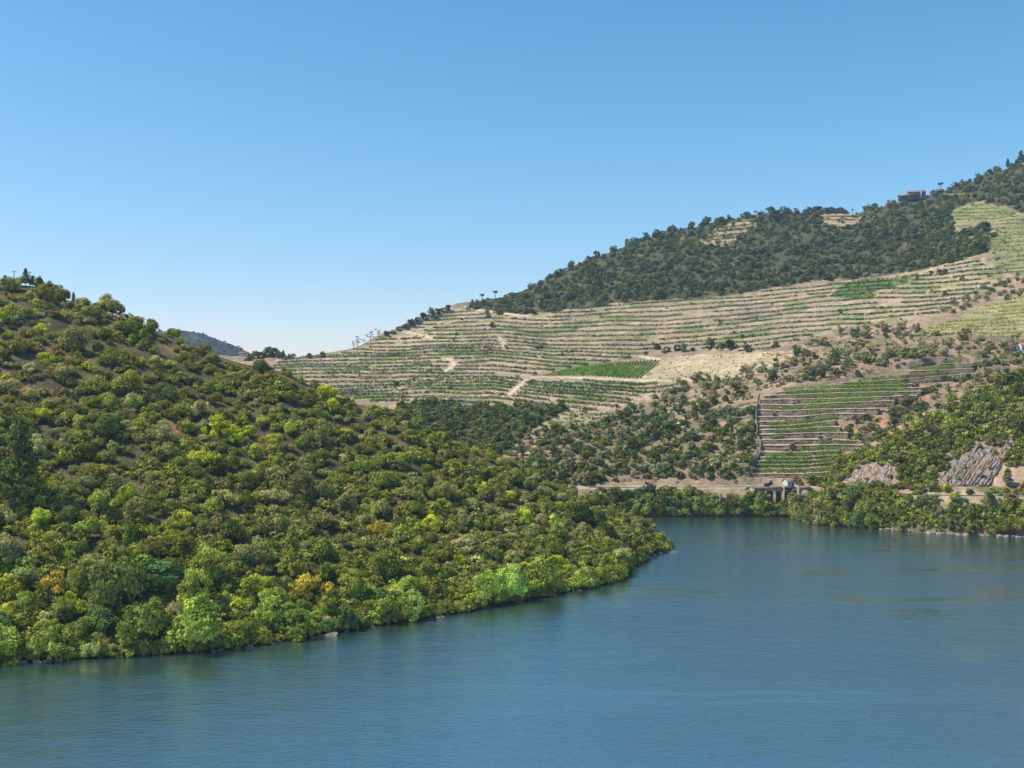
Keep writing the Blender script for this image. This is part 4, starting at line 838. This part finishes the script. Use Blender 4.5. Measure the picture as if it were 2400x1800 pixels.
def zone_rows(poly,kf,k0,k1,col,dens,h,ls,place,gapn,minlen=55,st=4,excl=(),wd=.45,seed=0,gap=0):
    P=np.array(poly,float)
    for k in range(k0,k1):
        us=np.arange(P[:,0].min(),min(P[:,0].max(),2480),st); vs=kf(k,us); ok=inpoly(us,vs,poly)
        for e in excl: ok&=~inpoly(us,vs,e)
        for tr in TRK:
            for (x0,y0),(x1,y1) in zip(tr[:-1],tr[1:]):
                dx,dy=x1-x0,y1-y0; t=np.clip(((us-x0)*dx+(vs-y0)*dy)/(dx*dx+dy*dy),0,1); ok&=np.hypot(us-x0-t*dx,vs-y0-t*dy)>6
        ok&=fbm(us/120+k*3.7+seed,k*1.9+0*us,2)>gapn
        i=0
        while i<len(us):
            if not ok[i]: i+=1; continue
            j=i
            while j<len(us) and ok[j]: j+=1
            if (j-i)*st>=minlen:
                pts=[FH.loc(u,v) for u,v in zip(us[i:j],vs[i:j])]; pts=[p for p in pts if p is not None]
                # drop jumps over hidden folds
                run=[pts[0]]
                for p in pts[1:]:
                    if abs(p[1]-run[-1][1])<14: run.append(p)
                    else:
                        if len(run)*st>=minlen: emit(run,col,dens,h,ls,place,wd,gap)
                        run=[p]
                if len(run)*st>=minlen: emit(run,col,dens,h,ls,place,wd,gap)
            i=j
def emit(run,col,dens,h,ls,place,wd,gap):
    for i in range(1,len(run)):
        if np.linalg.norm(run[i]-run[i-1])>9:
            for part in (run[:i],run[i:]):
                if len(part)>8: emit(part,col,dens,h,ls,place,wd,gap)
            return
    c=np.array(run[len(run)//2]); u,v=uv(*c); ln=len(run)*4; wl_='long ' if ln>400 else 'short ' if ln<130 else ''
    vine(run,col,dens,h,ls,uniq(wl_+{'dark':'dark green','bright':'bright green','lime':'yellow-green'}[col]+' vine row',place,u,v),'vine rows '+place,wd,gap)
zone_rows(ZA,lambda k,u:vrow(k,u)-1.2,-3,30,'dark',9.5,1.65,.43,'on far hillside',-.75,excl=[PLOT])
zone_rows([(700,838),(900,815),(1010,800),(1160,812),(1150,850),(1050,850),(900,870),(720,880)],lambda k,u:vrow(k+.42,u),0,30,'dark',5,1.6,.46,'on far hillside',.0,excl=[PLOT],seed=5)
zone_rows([(1200,885),(1560,900),(1530,940),(1400,960),(1210,948)],lambda k,u:vrow(k+.4,u)+.02*(u-1300),14,26,'dark',5,1.5,.45,'on far hillside',-.3,seed=9)
zone_rows(ZB,lambda k,u:960+k*8.0-.03*(u-1300)+1.5*perlin(u/60,k*.6),0,9,'dark',5,1.4,.42,'on lower far slope',-.5,40)
zone_rows(ZC,lambda k,u:470+k*8.6-.05*(u-2300)+5*fbm(u/120,k*.2,2),0,22,'bright',5,1.5,.5,'in upper right vineyard',-.35,36,wd=.7)
zone_rows(ZD,lambda k,u:790-k*8.0+.0*(u-2200)+3*perlin(u/90,k*.3)-.02*(u-2300)*k*.5,0,13,'lime',7,1.8,.42,'on right vineyard bench',-.5,40,wd=.6)
zone_rows(ZE,lambda k,u:515+k*9-.1*(u-1700),0,8,'bright',10,1.3,.55,'in ridge clearing',-.3,30)
zone_rows(ZF,lambda k,u:500+k*8+0*u,0,5,'lime',10,1.2,.55,'in ridge clearing',-.3,30)
# sloping plot: short straight rows running up the slope
nr=25
for i in range(nr):
    f=i/(nr-1); u0=1275+f*(1500-1275); vb=float(np.interp(u0,[1266,1380,1503],[881,881.5,888])); u1=u0+ (45+ (1-f)*25); vt=float(np.interp(u1,[1266,1330,1440,1542],[879,868,851,845]))
    if vb-vt<3: continue
    pts=[FH.loc(u0+(u1-u0)*t,vb+(vt-vb)*t) for t in np.linspace(0,1,14)]
    c=pts[7]; u,v=uv(*c)
    vine(pts,'bright',8,1.3,.42,uniq('straight slanting vine row','in triangular plot',u,v),'straight rows of the triangular plot',wd=.35 if f>.45 else 1.2)
# ================================================================ stone terraces
ED=[[(2200,852),(2290,850)],[(2130,870),(2200,866),(2285,863)],[(1972,897),(2113,888),(2222,879),(2282,874)],[(1983,904),(2139,899)],[(1817,920),(1870,913),(1998,910),(2164,908)],[(1790,927),(1935,921),(2100,917),(2160,917)],[(1781,936),(1926,934),(2100,928),(2150,926)],
[(1774,947),(1854,949),(1990,942),(2100,938)],[(1774,960),(1837,962),(1935,958),(2061,957)],[(1772,976),(1872,976),(1944,969),(2034,969)],[(1774,988),(1841,987)],[(1776,999),(1863,996),(1960,985)],[(1778,1007),(1863,1005),(1917,1000),(1971,1000)],[(1778,1018),(1926,1013),(1989,1014)],
[(1772,1031),(1917,1029),(2007,1032),(2050,1039)],[(1783,1043),(1879,1044),(1953,1041),(2034,1043)],[(1787,1058),(1845,1061),(1967,1055)],[(1781,1071),(1881,1071),(2000,1063)],[(1776,1080),(1881,1080),(1985,1072)],[(1772,1089),(1899,1088),(2000,1080)],[(1769,1098),(1881,1098),(1982,1090)],[(1761,1110),(1881,1110),(1978,1103)],[(1915,1119),(1970,1115)],[(1920,1130),(1962,1128)]]
VINE=[(2205,2255),(2145,2240),(2010,2225),(1990,2120),(1835,2125),(1845,2125),(1862,2095),(1880,2060),(1800,2030),(1895,1960),None,(1800,1955),(1815,1950),(1812,1965),(1802,1842),(1915,2005),(1865,1975),(1795,1975),(1792,1990),(1785,1990),(1780,1985),(1782,1970),(1922,1965),(1926,1958)]
Yt=lambda v: np.interp(v,[840,905,1000,1110,1135],[648,604,562,524,515])
def ev(e,u): a=np.array(ED[e],float); return np.interp(u,a[:,0],a[:,1]) if a[0,0]-3<=u<=a[-1,0]+3 else None
ORD=['topmost','second','third','fourth','fifth','sixth','seventh','eighth','ninth','tenth','eleventh','twelfth','thirteenth','fourteenth','fifteenth','sixteenth','seventeenth','eighteenth','nineteenth','twentieth','twenty-first','twenty-second','twenty-third','lowest']
for i,e in enumerate(ED):
    a=np.array(e,float); us=np.arange(a[0,0],a[-1,0]+.1,3.0); wob=1.0*perlin(us/17,i*2.3+0*us); wob2=.8*perlin(us/30+3,i*1.7+0*us)
    top=[];back=[];foot=[]
    for j,u in enumerate(us):
        v=ev(i,u)+wob[j]*.7; Y=Yt(v)+wob2[j]; z=HZ-(v-HV)/F*Y
        up=[ev(q,u) for q in range(i)]; up=[x for x in up if x is not None and x<v-4]; vu=max(up) if up else None
        dn=[ev(q,u) for q in range(i+1,len(ED))]; dn=[x for x in dn if x is not None and x>v+4]; vd=min(dn) if dn else None
        zb=(HZ-(vd-HV)/F*Yt(vd)) if vd is not None else z-3.4
        Yb=(Yt(vu)+.6) if vu is not None else Y+5
        x=(u-1200)/F*Y; top.append((x,Y,z)); foot.append(zb-.6); back.append((x*Yb/Y,Yb,z+.25))
    top=np.array(top); back=np.array(back); foot=np.array(foot); n=len(us); c=top.mean(0)
    o=empty('stone_terrace',c); tag(o,f'{ORD[i]} terrace counting down the walled vineyard, tan edge over dry stone wall','terrace','walled terraces above the viaduct')
    hh=top[:,2]-foot; V,Q=ribbon(top-c,hh,.7); w_=obj('retaining_wall',mesh_from('retaining_wall',V,Q,M_stone),parent=o)
    th=.35; dy=np.array([0,.05,.02]); A=top-c+[0,-.12,.03]; B=back-c; A2=A-[0,0,th]; 
    V=np.vstack([A2,A,B]); Q=[(j,j+1,n+j+1,n+j) for j in range(n-1)]+[(n+j,n+j+1,2*n+j+1,2*n+j) for j in range(n-1)]
    obj('soil_bed',mesh_from('soil_bed',V,Q,M_soil),parent=o)
    if VINE[i]:
        u0,u1=VINE[i]; m=(us>=u0)&(us<=u1)
        if m.sum()>3:
            mid=top[m]*.5+back[m]*.5; mid[:,2]=top[m][:,2]+.1
            sp=[mid]
            if m.sum()>40 and i>13: q=m.sum()*6//10; sp=[mid[:q-1],mid[q+2:]]
            for part in sp: cc=part.mean(0); uu,vv=uv(*cc); vine(part,'bright',30,2.3,.27,uniq('leafy vine row',f'on {ORD[i]} walled terrace',uu,vv),'vine rows on the walled terraces',wd=.75,gap=-.2)
for u,v,sc in [(1845,1052,1.6),(1856,1044,1.9),(1849,1060,1.3),(1868,1036,1.6),(1923,1026,1.5),(1934,1024,1.8),(1946,1027,1.2),(1955,1025,1.0),(1813,971,1.6),(1822,974,1.0),(1858,944,1.3),(1872,942,1.2),(1830,956,1.1),(1985,982,1.6),(2003,978,1.9),(2030,970,1.5),(2056,950,1.6),(1790,968,.9),(1885,1066,.8)]:
    p=P3(u,v,Yt(v)-.3); o=obj('boulder',RD[int(rng.integers(4))],loc=p); o.scale=(sc*1.2,sc,sc*.8); o.rotation_euler=(0,.3,rng.random()*6); tag(o,uniq('dark bare rock','within walled terraces',u,v),'rock','bare rocks within the walled terraces')
# boundary wall down the left of the terraces and diagonal walls
def wall(name,pts,h,th,mat,label,Y=None,S=None,st=4,cat='stone wall',dy=0,low=False):
    pts=np.array(pts,float); L=[]
    m=int(max(4,np.abs(np.diff(pts,axis=0)).sum()/st)); t=np.linspace(0,1,m); s=np.r_[0,np.cumsum(np.hypot(*np.diff(pts,axis=0).T))]; s/=s[-1]
    for q in t:
        u=np.interp(q,s,pts[:,0]); v=np.interp(q,s,pts[:,1]); p=P3(u,v,Yt(v)-1.2) if S is None else S.loc(u,v)
        if p is not None: L.append(p+np.array([0,dy,0]))
    V,Q=ribbon(L,h+2,th,h if name!='retaining_wall' or not low else -.6); tag(obj(name,mesh_from(name,V,Q,mat)),label,cat)
wall('boundary_wall',[(1781,922),(1776,940),(1773,975),(1776,1000),(1775,1020),(1784,1040),(1782,1060),(1772,1080),(1763,1108)],.3,.5,M_drock,'dark stepped boundary wall down the left edge of the walled vineyard')
for pts,h,lb in [([(1972,893),(2040,878),(2120,858),(2186,842)],2.2,'long diagonal stone wall rising right above the walled vineyard'),([(2186,845),(2230,832),(2270,822)],1.6,'short stone wall rising right, above the topmost terrace'),([(1815,912),(1850,903),(1900,897),(1950,886)],2.0,'stone wall at the upper left of the walled vineyard')]:
    wall('retaining_wall',pts,h,.8,M_stone,lb,S=FH,dy=-1.5,low=True)
k=0
for pts,h in [([(2140,798),(2250,797),(2400,803)],2.6),([(2255,818),(2300,817),(2310,820)],1.6),([(2250,828),(2320,829)],1.8),([(2190,806),(2235,808)],1.4),([(2290,848),(2400,846)],1.5),([(2290,866),(2380,868)],1.8),([(1390,1020),(1460,1008),(1500,1000),(1560,995)],1.2),([(1640,968),(1720,955),(1770,944)],1.2),([(1620,990),(1700,985),(1768,978)],1.0),([(1690,1095),(1755,1098)],2.5),([(2175,640),(2240,640)],0),([(2310,612),(2400,600)],1.8),([(2290,640),(2400,628)],1.6),([(2240,560),(2400,548)],1.5),([(2245,515),(2330,508)],1.6),([(2245,535),(2400,522)],1.4),([(2290,585),(2400,575)],1.6),([(1900,760),(1960,758)],0),([(2210,459),(2275,458)],2.6),([(1660,545),(1760,532)],1.3),([(1640,560),(1740,552)],1.3),([(1935,508),(2010,507)],1.4),([(1940,516),(2000,516)],1.4),([(2015,648),(2060,646)],2.2)]:
    if h==0: continue
    u,v=np.mean(pts,0); wall('retaining_wall',pts,h,.8,M_stone,uniq('grey dry stone wall','on far slope',u,v),S=FH,dy=-1.0)
# ================================================================ railway viaduct
Y0=500.5; px=Y0/F; X=lambda u:(u-1200)*px; Z=lambda v:HZ-(v-HV)*px
vd=empty('railway_viaduct',(X(1830),Y0,0)); tag(vd,'tan stone railway viaduct with two arches and dark steel span at the far bank','bridge')
ox=X(1830)
def arched(x0,x1,z0,z1,arch,y0,y1,name,mat,parent):
    """masonry front with real arched openings; arch=(xc,half,springz)"""
    us=set(np.linspace(x0,x1,60));
    for xc,hw,zs in arch: us|={xc-hw,xc+hw}|set(xc+hw*np.cos(np.linspace(0,math.pi,15)))
    us=sorted(us); m=MB()
    for a,b in zip(us[:-1],us[1:]):
        if b-a<1e-5: continue
        lo=[z0,z0]; c=(a+b)/2
        for xc,hw,zs in arch:
            if abs(c-xc)<hw: lo=[zs+math.sqrt(max(0,hw*hw-(q-xc)**2)) for q in (a,b)]
        V=[(a,y0,lo[0]),(b,y0,lo[1]),(b,y0,z1),(a,y0,z1),(a,y1,lo[0]),(b,y1,lo[1]),(b,y1,z1),(a,y1,z1)]
        m.add(V,[(0,1,2,3),(5,4,7,6),(0,4,5,1),(3,2,6,7)])
    for xc,hw,zs in arch:
        for s_ in (-1,1): m.add([(xc+s_*hw,y0,z0),(xc+s_*hw,y1,z0),(xc+s_*hw,y1,zs),(xc+s_*hw,y0,zs)],[(0,1,2,3)])
    for q in (x0,x1): m.add([(q,y0,z0),(q,y1,z0),(q,y1,z1),(q,y0,z1)],[(0,1,2,3)])
    return obj(name,m.me(name,mat),parent=parent)
ar=[(X(1804.5)-ox,X(1812)-X(1804.5),Z(1158)),(X(1825)-ox,X(1831.5)-X(1825),Z(1157))]
arched(X(1792)-ox,X(1837.5)-ox,-1.5,Z(1145.2),ar,0,5,'arcade',M_pale,vd)
m=MB(); m.box(X(1792.3)-ox,X(1837)-ox,3.2,3.8,-1,Z(1146)); obj('vault_back',m.me('vault_back',M_stone),parent=vd)
for i,(xc,hw,zs) in enumerate(ar):
    m=MB(); an=np.linspace(0,math.pi,17)
    for a,b in zip(an[:-1],an[1:]):
        V=[(xc+math.cos(q)*r,-.12,zs+math.sin(q)*r) for q,r in ((a,hw),(b,hw),(b,hw+.45),(a,hw+.45))]; V+=[(x,.1,z) for x,y,z in V]; m.add(V,[(0,1,2,3),(1,0,4,5),(3,2,6,7)])
    obj('arch_ring',m.me('arch_ring',M_stone),parent=vd)
m=MB(); m.box(X(1774)-ox,X(1791.9)-ox,.6,5,-1,Z(1145.4)); obj('wing_wall',m.me('wing_wall',M_greyst),parent=vd)
m=MB(); m.box(X(1836)-ox,X(1839)-ox,-.35,5.2,-1,Z(1138)); m.box(X(1868)-ox,X(1874)-ox,-.35,5.2,-1,Z(1138)); obj('pier',m.me('pier',M_pale),parent=vd)
m=MB(); m.box(X(1874.1)-ox,X(1900)-ox,0,5,-1,Z(1145.2)); obj('abutment',m.me('abutment',M_pale),parent=vd)
m=MB(); m.box(X(1764)-ox,X(1838.8)-ox,-.3,5.3,Z(1145.1),Z(1142.6)); m.box(X(1868.2)-ox,X(1902)-ox,-.3,5.3,Z(1145.1),Z(1142.6)); obj('deck_cornice',m.me('deck_cornice',M_stone),parent=vd)
gd=MB(); x0,x1=X(1839.1)-ox,X(1867.9)-ox; zt,zb=Z(1142.6),Z(1149.6)
for y in (0,4.6):
    gd.box(x0,x1,y,y+.25,zt-.25,zt); gd.box(x0,x1,y,y+.25,zb,zb+.25)
    for q in np.linspace(x0,x1-.12,9): gd.box(q,q+.12,y+.02,y+.2,zb+.25,zt-.25)
    xs=np.linspace(x0,x1,9)
    for a,b in zip(xs[:-1],xs[1:]): gd.tube((a,y+.1,zb+.1),(b,y+.1,zt-.1),.08,.08,4); gd.tube((a,y+.1,zt-.1),(b,y+.1,zb+.1),.08,.08,4)
gd.box(x0,x1,.3,4.55,zt-.35,zt-.05); gd.box(x0,x1,2.2,2.4,zb,zt-.36); obj('steel_girder',gd.me('steel_girder',M_steel),parent=vd)
m=MB()
for a,b in ((1764,1836),(1839.2,1867.8),(1874.2,1900)):
    for zz in (1138.4,1140.3): m.box(X(a)-ox,X(b)-ox,-.18,-.1,Z(zz),Z(zz)+.07)
    for q in np.arange(a,b,4): m.box(X(q)-ox,X(q)-ox+.08,-.18,-.1,Z(1142.6),Z(1138.4))
obj('railing',m.me('railing',M_steel),parent=vd)
m=MB()
for a,b,c,d in ((1858,1860.5,1145.2,1148.6),(1861.5,1863,1146,1148),(1864,1866.8,1145.4,1148.8)): m.box(X(a)-ox,X(b)-ox,-.06,-.02,Z(d),Z(c))
obj('painted_mark',m.me('painted_mark',M_white),parent=vd)
# cottage
def house(name,x0,x1,y0,y1,z0,ze,zr,wm,rm,label,wins,loc,ridge='x',rz=0):
    o=empty(name,loc,rz); tag(o,label,'building'); m=MB(); m.box(x0,x1,y0,y1,z0,ze)
    if ridge=='y':
        xm=(x0+x1)/2; m.add([(x0,y0,ze),(x1,y0,ze),(xm,y0,zr),(x0,y1,ze),(x1,y1,ze),(xm,y1,zr)],[(0,1,2,2),(4,3,5,5)]); R=[[(x0-.3,y0-.3,ze-.12),(xm,y0-.3,zr+.06),(xm,y1+.3,zr+.06),(x0-.3,y1+.3,ze-.12)],[(xm,y0-.3,zr+.06),(x1+.3,y0-.3,ze-.12),(x1+.3,y1+.3,ze-.12),(xm,y1+.3,zr+.06)]]
    else:
        ym=(y0+y1)/2; m.add([(x0,y0,ze),(x0,y1,ze),(x0,ym,zr),(x1,y0,ze),(x1,y1,ze),(x1,ym,zr)],[(1,0,2,2),(3,4,5,5)]); R=[[(x0-.3,y0-.3,ze-.12),(x1+.3,y0-.3,ze-.12),(x1+.3,ym,zr+.06),(x0-.3,ym,zr+.06)],[(x0-.3,ym,zr+.06),(x1+.3,ym,zr+.06),(x1+.3,y1+.3,ze-.12),(x0-.3,y1+.3,ze-.12)]]
    V=np.vstack(m.v); F_=[tuple(dict.fromkeys(q)) for q in np.vstack(m.q).tolist()]
    me=bpy.data.meshes.new('wall'); me.from_pydata(V.tolist(),[],F_); me.materials.append(wm); obj('wall',me,parent=o)
    r=MB()
    for q in R:
        q=np.array(q); r.add(np.vstack([q,q+[0,0,.18]]),[(0,3,2,1),(4,5,6,7),(0,1,5,4),(1,2,6,5),(2,3,7,6),(3,0,4,7)])
    obj('roof',r.me('roof',rm),parent=o)
    for nm,a,b,c,d in wins: q=MB(); q.box(a,b,y0-.06,y0-.005,c,d); obj(nm,q.me(nm,M_glass),parent=o)
    return o
house('cottage',-2.4,2.4,0,3.6,-1.5,2.0,3.3,M_white,M_tile,'white cottage with worn red tiled roof behind the viaduct deck',[('window',-1.5,-.9,.7,1.5),('door',.2,1.0,-.2,1.6)],(X(1865),Y0+7,Z(1142)),'x',R_(24))
o=empty('trackside_hut',(X(1805.5),Y0+6,Z(1141))); tag(o,'small dark flat-roofed hut on the track beside the arched shrine','hut'); m=MB(); m.box(-1.2,1.2,0,1.6,-.6,1.1); obj('wall',m.me('wall',M_darkwall),parent=o); m=MB(); m.box(-1.4,1.4,-.2,1.8,1.11,1.3); obj('roof',m.me('roof',M_greyst),parent=o)
o=empty('shrine',(X(1815.5),Y0+7,Z(1141))); tag(o,'pale arched stone shrine standing above the viaduct','shrine')
arched(-.8,.8,0,2.3,[(0,.42,1.35)],0,.8,'arch',M_greyst,o); m=MB(); m.box(-.95,.95,-.1,.9,2.31,2.5); obj('cap',m.me('cap',M_white),parent=o); m=MB(); m.box(-.4,.4,.5,.75,0,1.7); obj('niche',m.me('niche',M_darkwall),parent=o)
for s_ in (): pass
p=P3(1817,1110,Yt(1110)+1.2); o=empty('water_tank',p+np.array([0,0,.0])); tag(o,'small white tank on the lowest full-width terrace','tank'); m=MB(); m.box(-.75,.75,-.5,.5,0,.8); obj('tank_body',m.me('tank_body',M_white),parent=o); m=MB(); m.tube((0,0,.8),(0,0,.95),.2,.18,10); obj('lid',m.me('lid',M_white),parent=o)
# railway tracks
def rails(S,us,i0,name,label):
    pts=[]
    for u in us:
        c=int(np.clip(round((u-S.us[0])/(S.us[1]-S.us[0])),0,len(S.us)-1)); k_=int(np.argmin(abs(S.seg-i0))); pts.append((S.X[k_,c],S.Y[k_,c],S.Z[k_,c]+.25))
    P=np.array(pts); m=MB()
    for off in (-.7,.7):
        for a,b in zip(P[:-1],P[1:]): m.tube(a+[0,off,0],b+[0,off,0],.09,.09,4)
    tag(obj(name,m.me(name,M_steel)),label,'railway track')
rails(FH,np.arange(1380,1778,10),2.5,'railway_track','railway line running left from the viaduct along the far bank'); rails(MR,np.arange(2110,2420,10),2.5,'railway_track','railway line below the grey rock face')
# ridge house, annexe, distant buildings
def on(S,u,v): return S.loc(u,max(v,S.top(u)+.6))
p=on(FH,2146,FH.top(2146)+4); q=p[1]/F
def scaled(u0,u1,vt,vb,Y): return (u1-u0)*Y/F,(vb-vt)*Y/F
W,H=scaled(2127,2165,449,463,p[1])
zb=HZ-(463-HV)*q
h=house('ridge_house',-W/2,W/2,0,8,-3,H*.78,H*1.1,M_darkwall,M_tile,'long dark house with red-brown roof on the far ridge',[('window',-6,-4.6,1.5,3.4),('window',-3.2,-1.8,1.5,3.4),('door',2.5,3.6,0,2.6)],((2146-1200)*q,p[1]-6,zb),'x',R_(-6))
m=MB(); m.box(W*.2,W*.2+.9,-.5,-.08,-2.5,H*.9); obj('chimney_stack',m.me('chimney_stack',M_white),parent=h); m=MB(); m.box(-W*.48,0,-2.6,-.1,H*.36,H*.42); obj('porch_roof',m.me('porch_roof',M_pale),parent=h)
W2,H2=scaled(2106,2125,455,464,p[1]); house('ridge_annexe',-W2/2,W2/2,0,6,-3,H2*.6,H2,M_darkwall,M_tile,'lower red-roofed outbuilding left of the ridge house',[('window',-1,.2,1,2)],((2116-1200)*q,p[1]-2,HZ-(465-HV)*q))
p=on(FH,2077,FH.top(2077)+2); q=p[1]/F; m=MB(); m.box(-3.4,3.4,0,.4,-1,2.0); m.box(-3.4,-3.1,-.2,0,-1,2.4); m.box(3.1,3.4,-.2,0,-1,2.4); o=obj('safety_barrier',m.me('safety_barrier',M_orange),loc=((2077-1200)*q,p[1]-4,p[2]+.6)); tag(o,'bright orange barrier left of the ridge house','barrier')
p=on(FH,2034,649); house('stone_barn',-4,4,0,5,-1,3,4.1,M_stone,M_stone,'grey stone barn at the lower edge of the hilltop wood',[('door',-.5,.6,0,2)],p)
p=on(FH,2399,822); house('white_farmhouse',-1.2,5,0,5,-1.5,3.4,5.0,M_white,M_tile,'white farmhouse cut by the right edge above the walled vineyard',[('window',-.4,.3,1,2)],p)
m=MB(); m.box(-2.4,-.3,-1.2,.8,0,1.1); m.box(-2.6,-.1,-1.4,1.0,1.11,1.2); tag(obj('pool_cover',m.me('pool_cover',M_bluep),loc=on(FH,2396,826)+[-1,-1,0]),'bright blue tarpaulin beside the white farmhouse','tarpaulin')
p=P3(570,830,1050); house('pink_house',-4,4,0,5,-6,1.2,2.2,M_pink,M_tile,'low pink building in the gap beside the distant hill',[('window',-2,-1.2,0,1),('window',1,2,0,1)],p)
p=on(FH,2295,679); m=MB(); m.box(-.7,.7,0,1.2,-.5,4.5); m.box(-.9,.9,-.2,1.4,4.51,4.8); tag(obj('marker_tower',m.me('marker_tower',M_white),loc=p),'small white marker tower among vines at upper right','tower')
p=on(FH,1738,896); o=obj('boulder',RL_[0],loc=p); o.scale=(2.2,1.5,4); tag(o,'tall pale rock on olive slope left of the walled vineyard','rock')
# parked car on the ridge track
p=on(FH,1997,FH.top(1997)+5); car=empty('parked_car',p+np.array([0,-1,.3]),R_(8)); tag(car,'small dark blue car parked on the ridge by a round tree','car')
M_car=plain('car_paint',(.06,.08,.12),.05,1,.3); m=MB()
prof=[(-2.1,.35),(-2.15,.8),(-1.5,.95),(-.9,1.45),(.8,1.45),(1.4,.95),(2.1,.85),(2.15,.35)]; n=len(prof); V=[(x,-.85,z) for x,z in prof]+[(x,.85,z) for x,z in prof]
me=bpy.data.meshes.new('body'); me.from_pydata(V,[],[tuple(range(n)),tuple(range(2*n-1,n-1,-1))]+[(i,i+n,(i+1)%n+n,(i+1)%n) for i in range(n)]); me.materials.append(M_car); obj('body',me,parent=car)
m=MB(); m.add([(-1.3,-.87,.98),(1.15,-.87,.98),(.7,-.87,1.38),(-.85,-.87,1.38)],[(0,1,2,3)]); obj('side_window',m.me('side_window',M_glass),parent=car)
for x in (-1.35,1.35):
    for y in (-.88,.72): m=MB(); m.tube((x,y,.33),(x,y+.16,.33),.34,.34,14); m.tube((x,y-.001,.33),(x,y,.33),.01,.34,14); obj('wheel',m.me('wheel',M_steel),parent=car)
print('rows',NROW,'objects',len(bpy.data.objects))
# ================================================================ haze
HD=0.00009
def haze():
    m,t,o=newmat('haze_air'); p=N(t,'ShaderNodeVolumePrincipled'); p.inputs['Density'].default_value=HD; p.inputs['Color'].default_value=(.55,.72,1,1); p.inputs['Anisotropy'].default_value=.2
    t.links.new(p.outputs[0],o.inputs['Volume']); b=MB(); b.box(-4000,4000,-700,3300,-8,440)
    o=obj('haze',b.me('haze',m)); tag(o,kind='stuff',label='faint blue air haze over the whole valley')
if HD>0: haze()
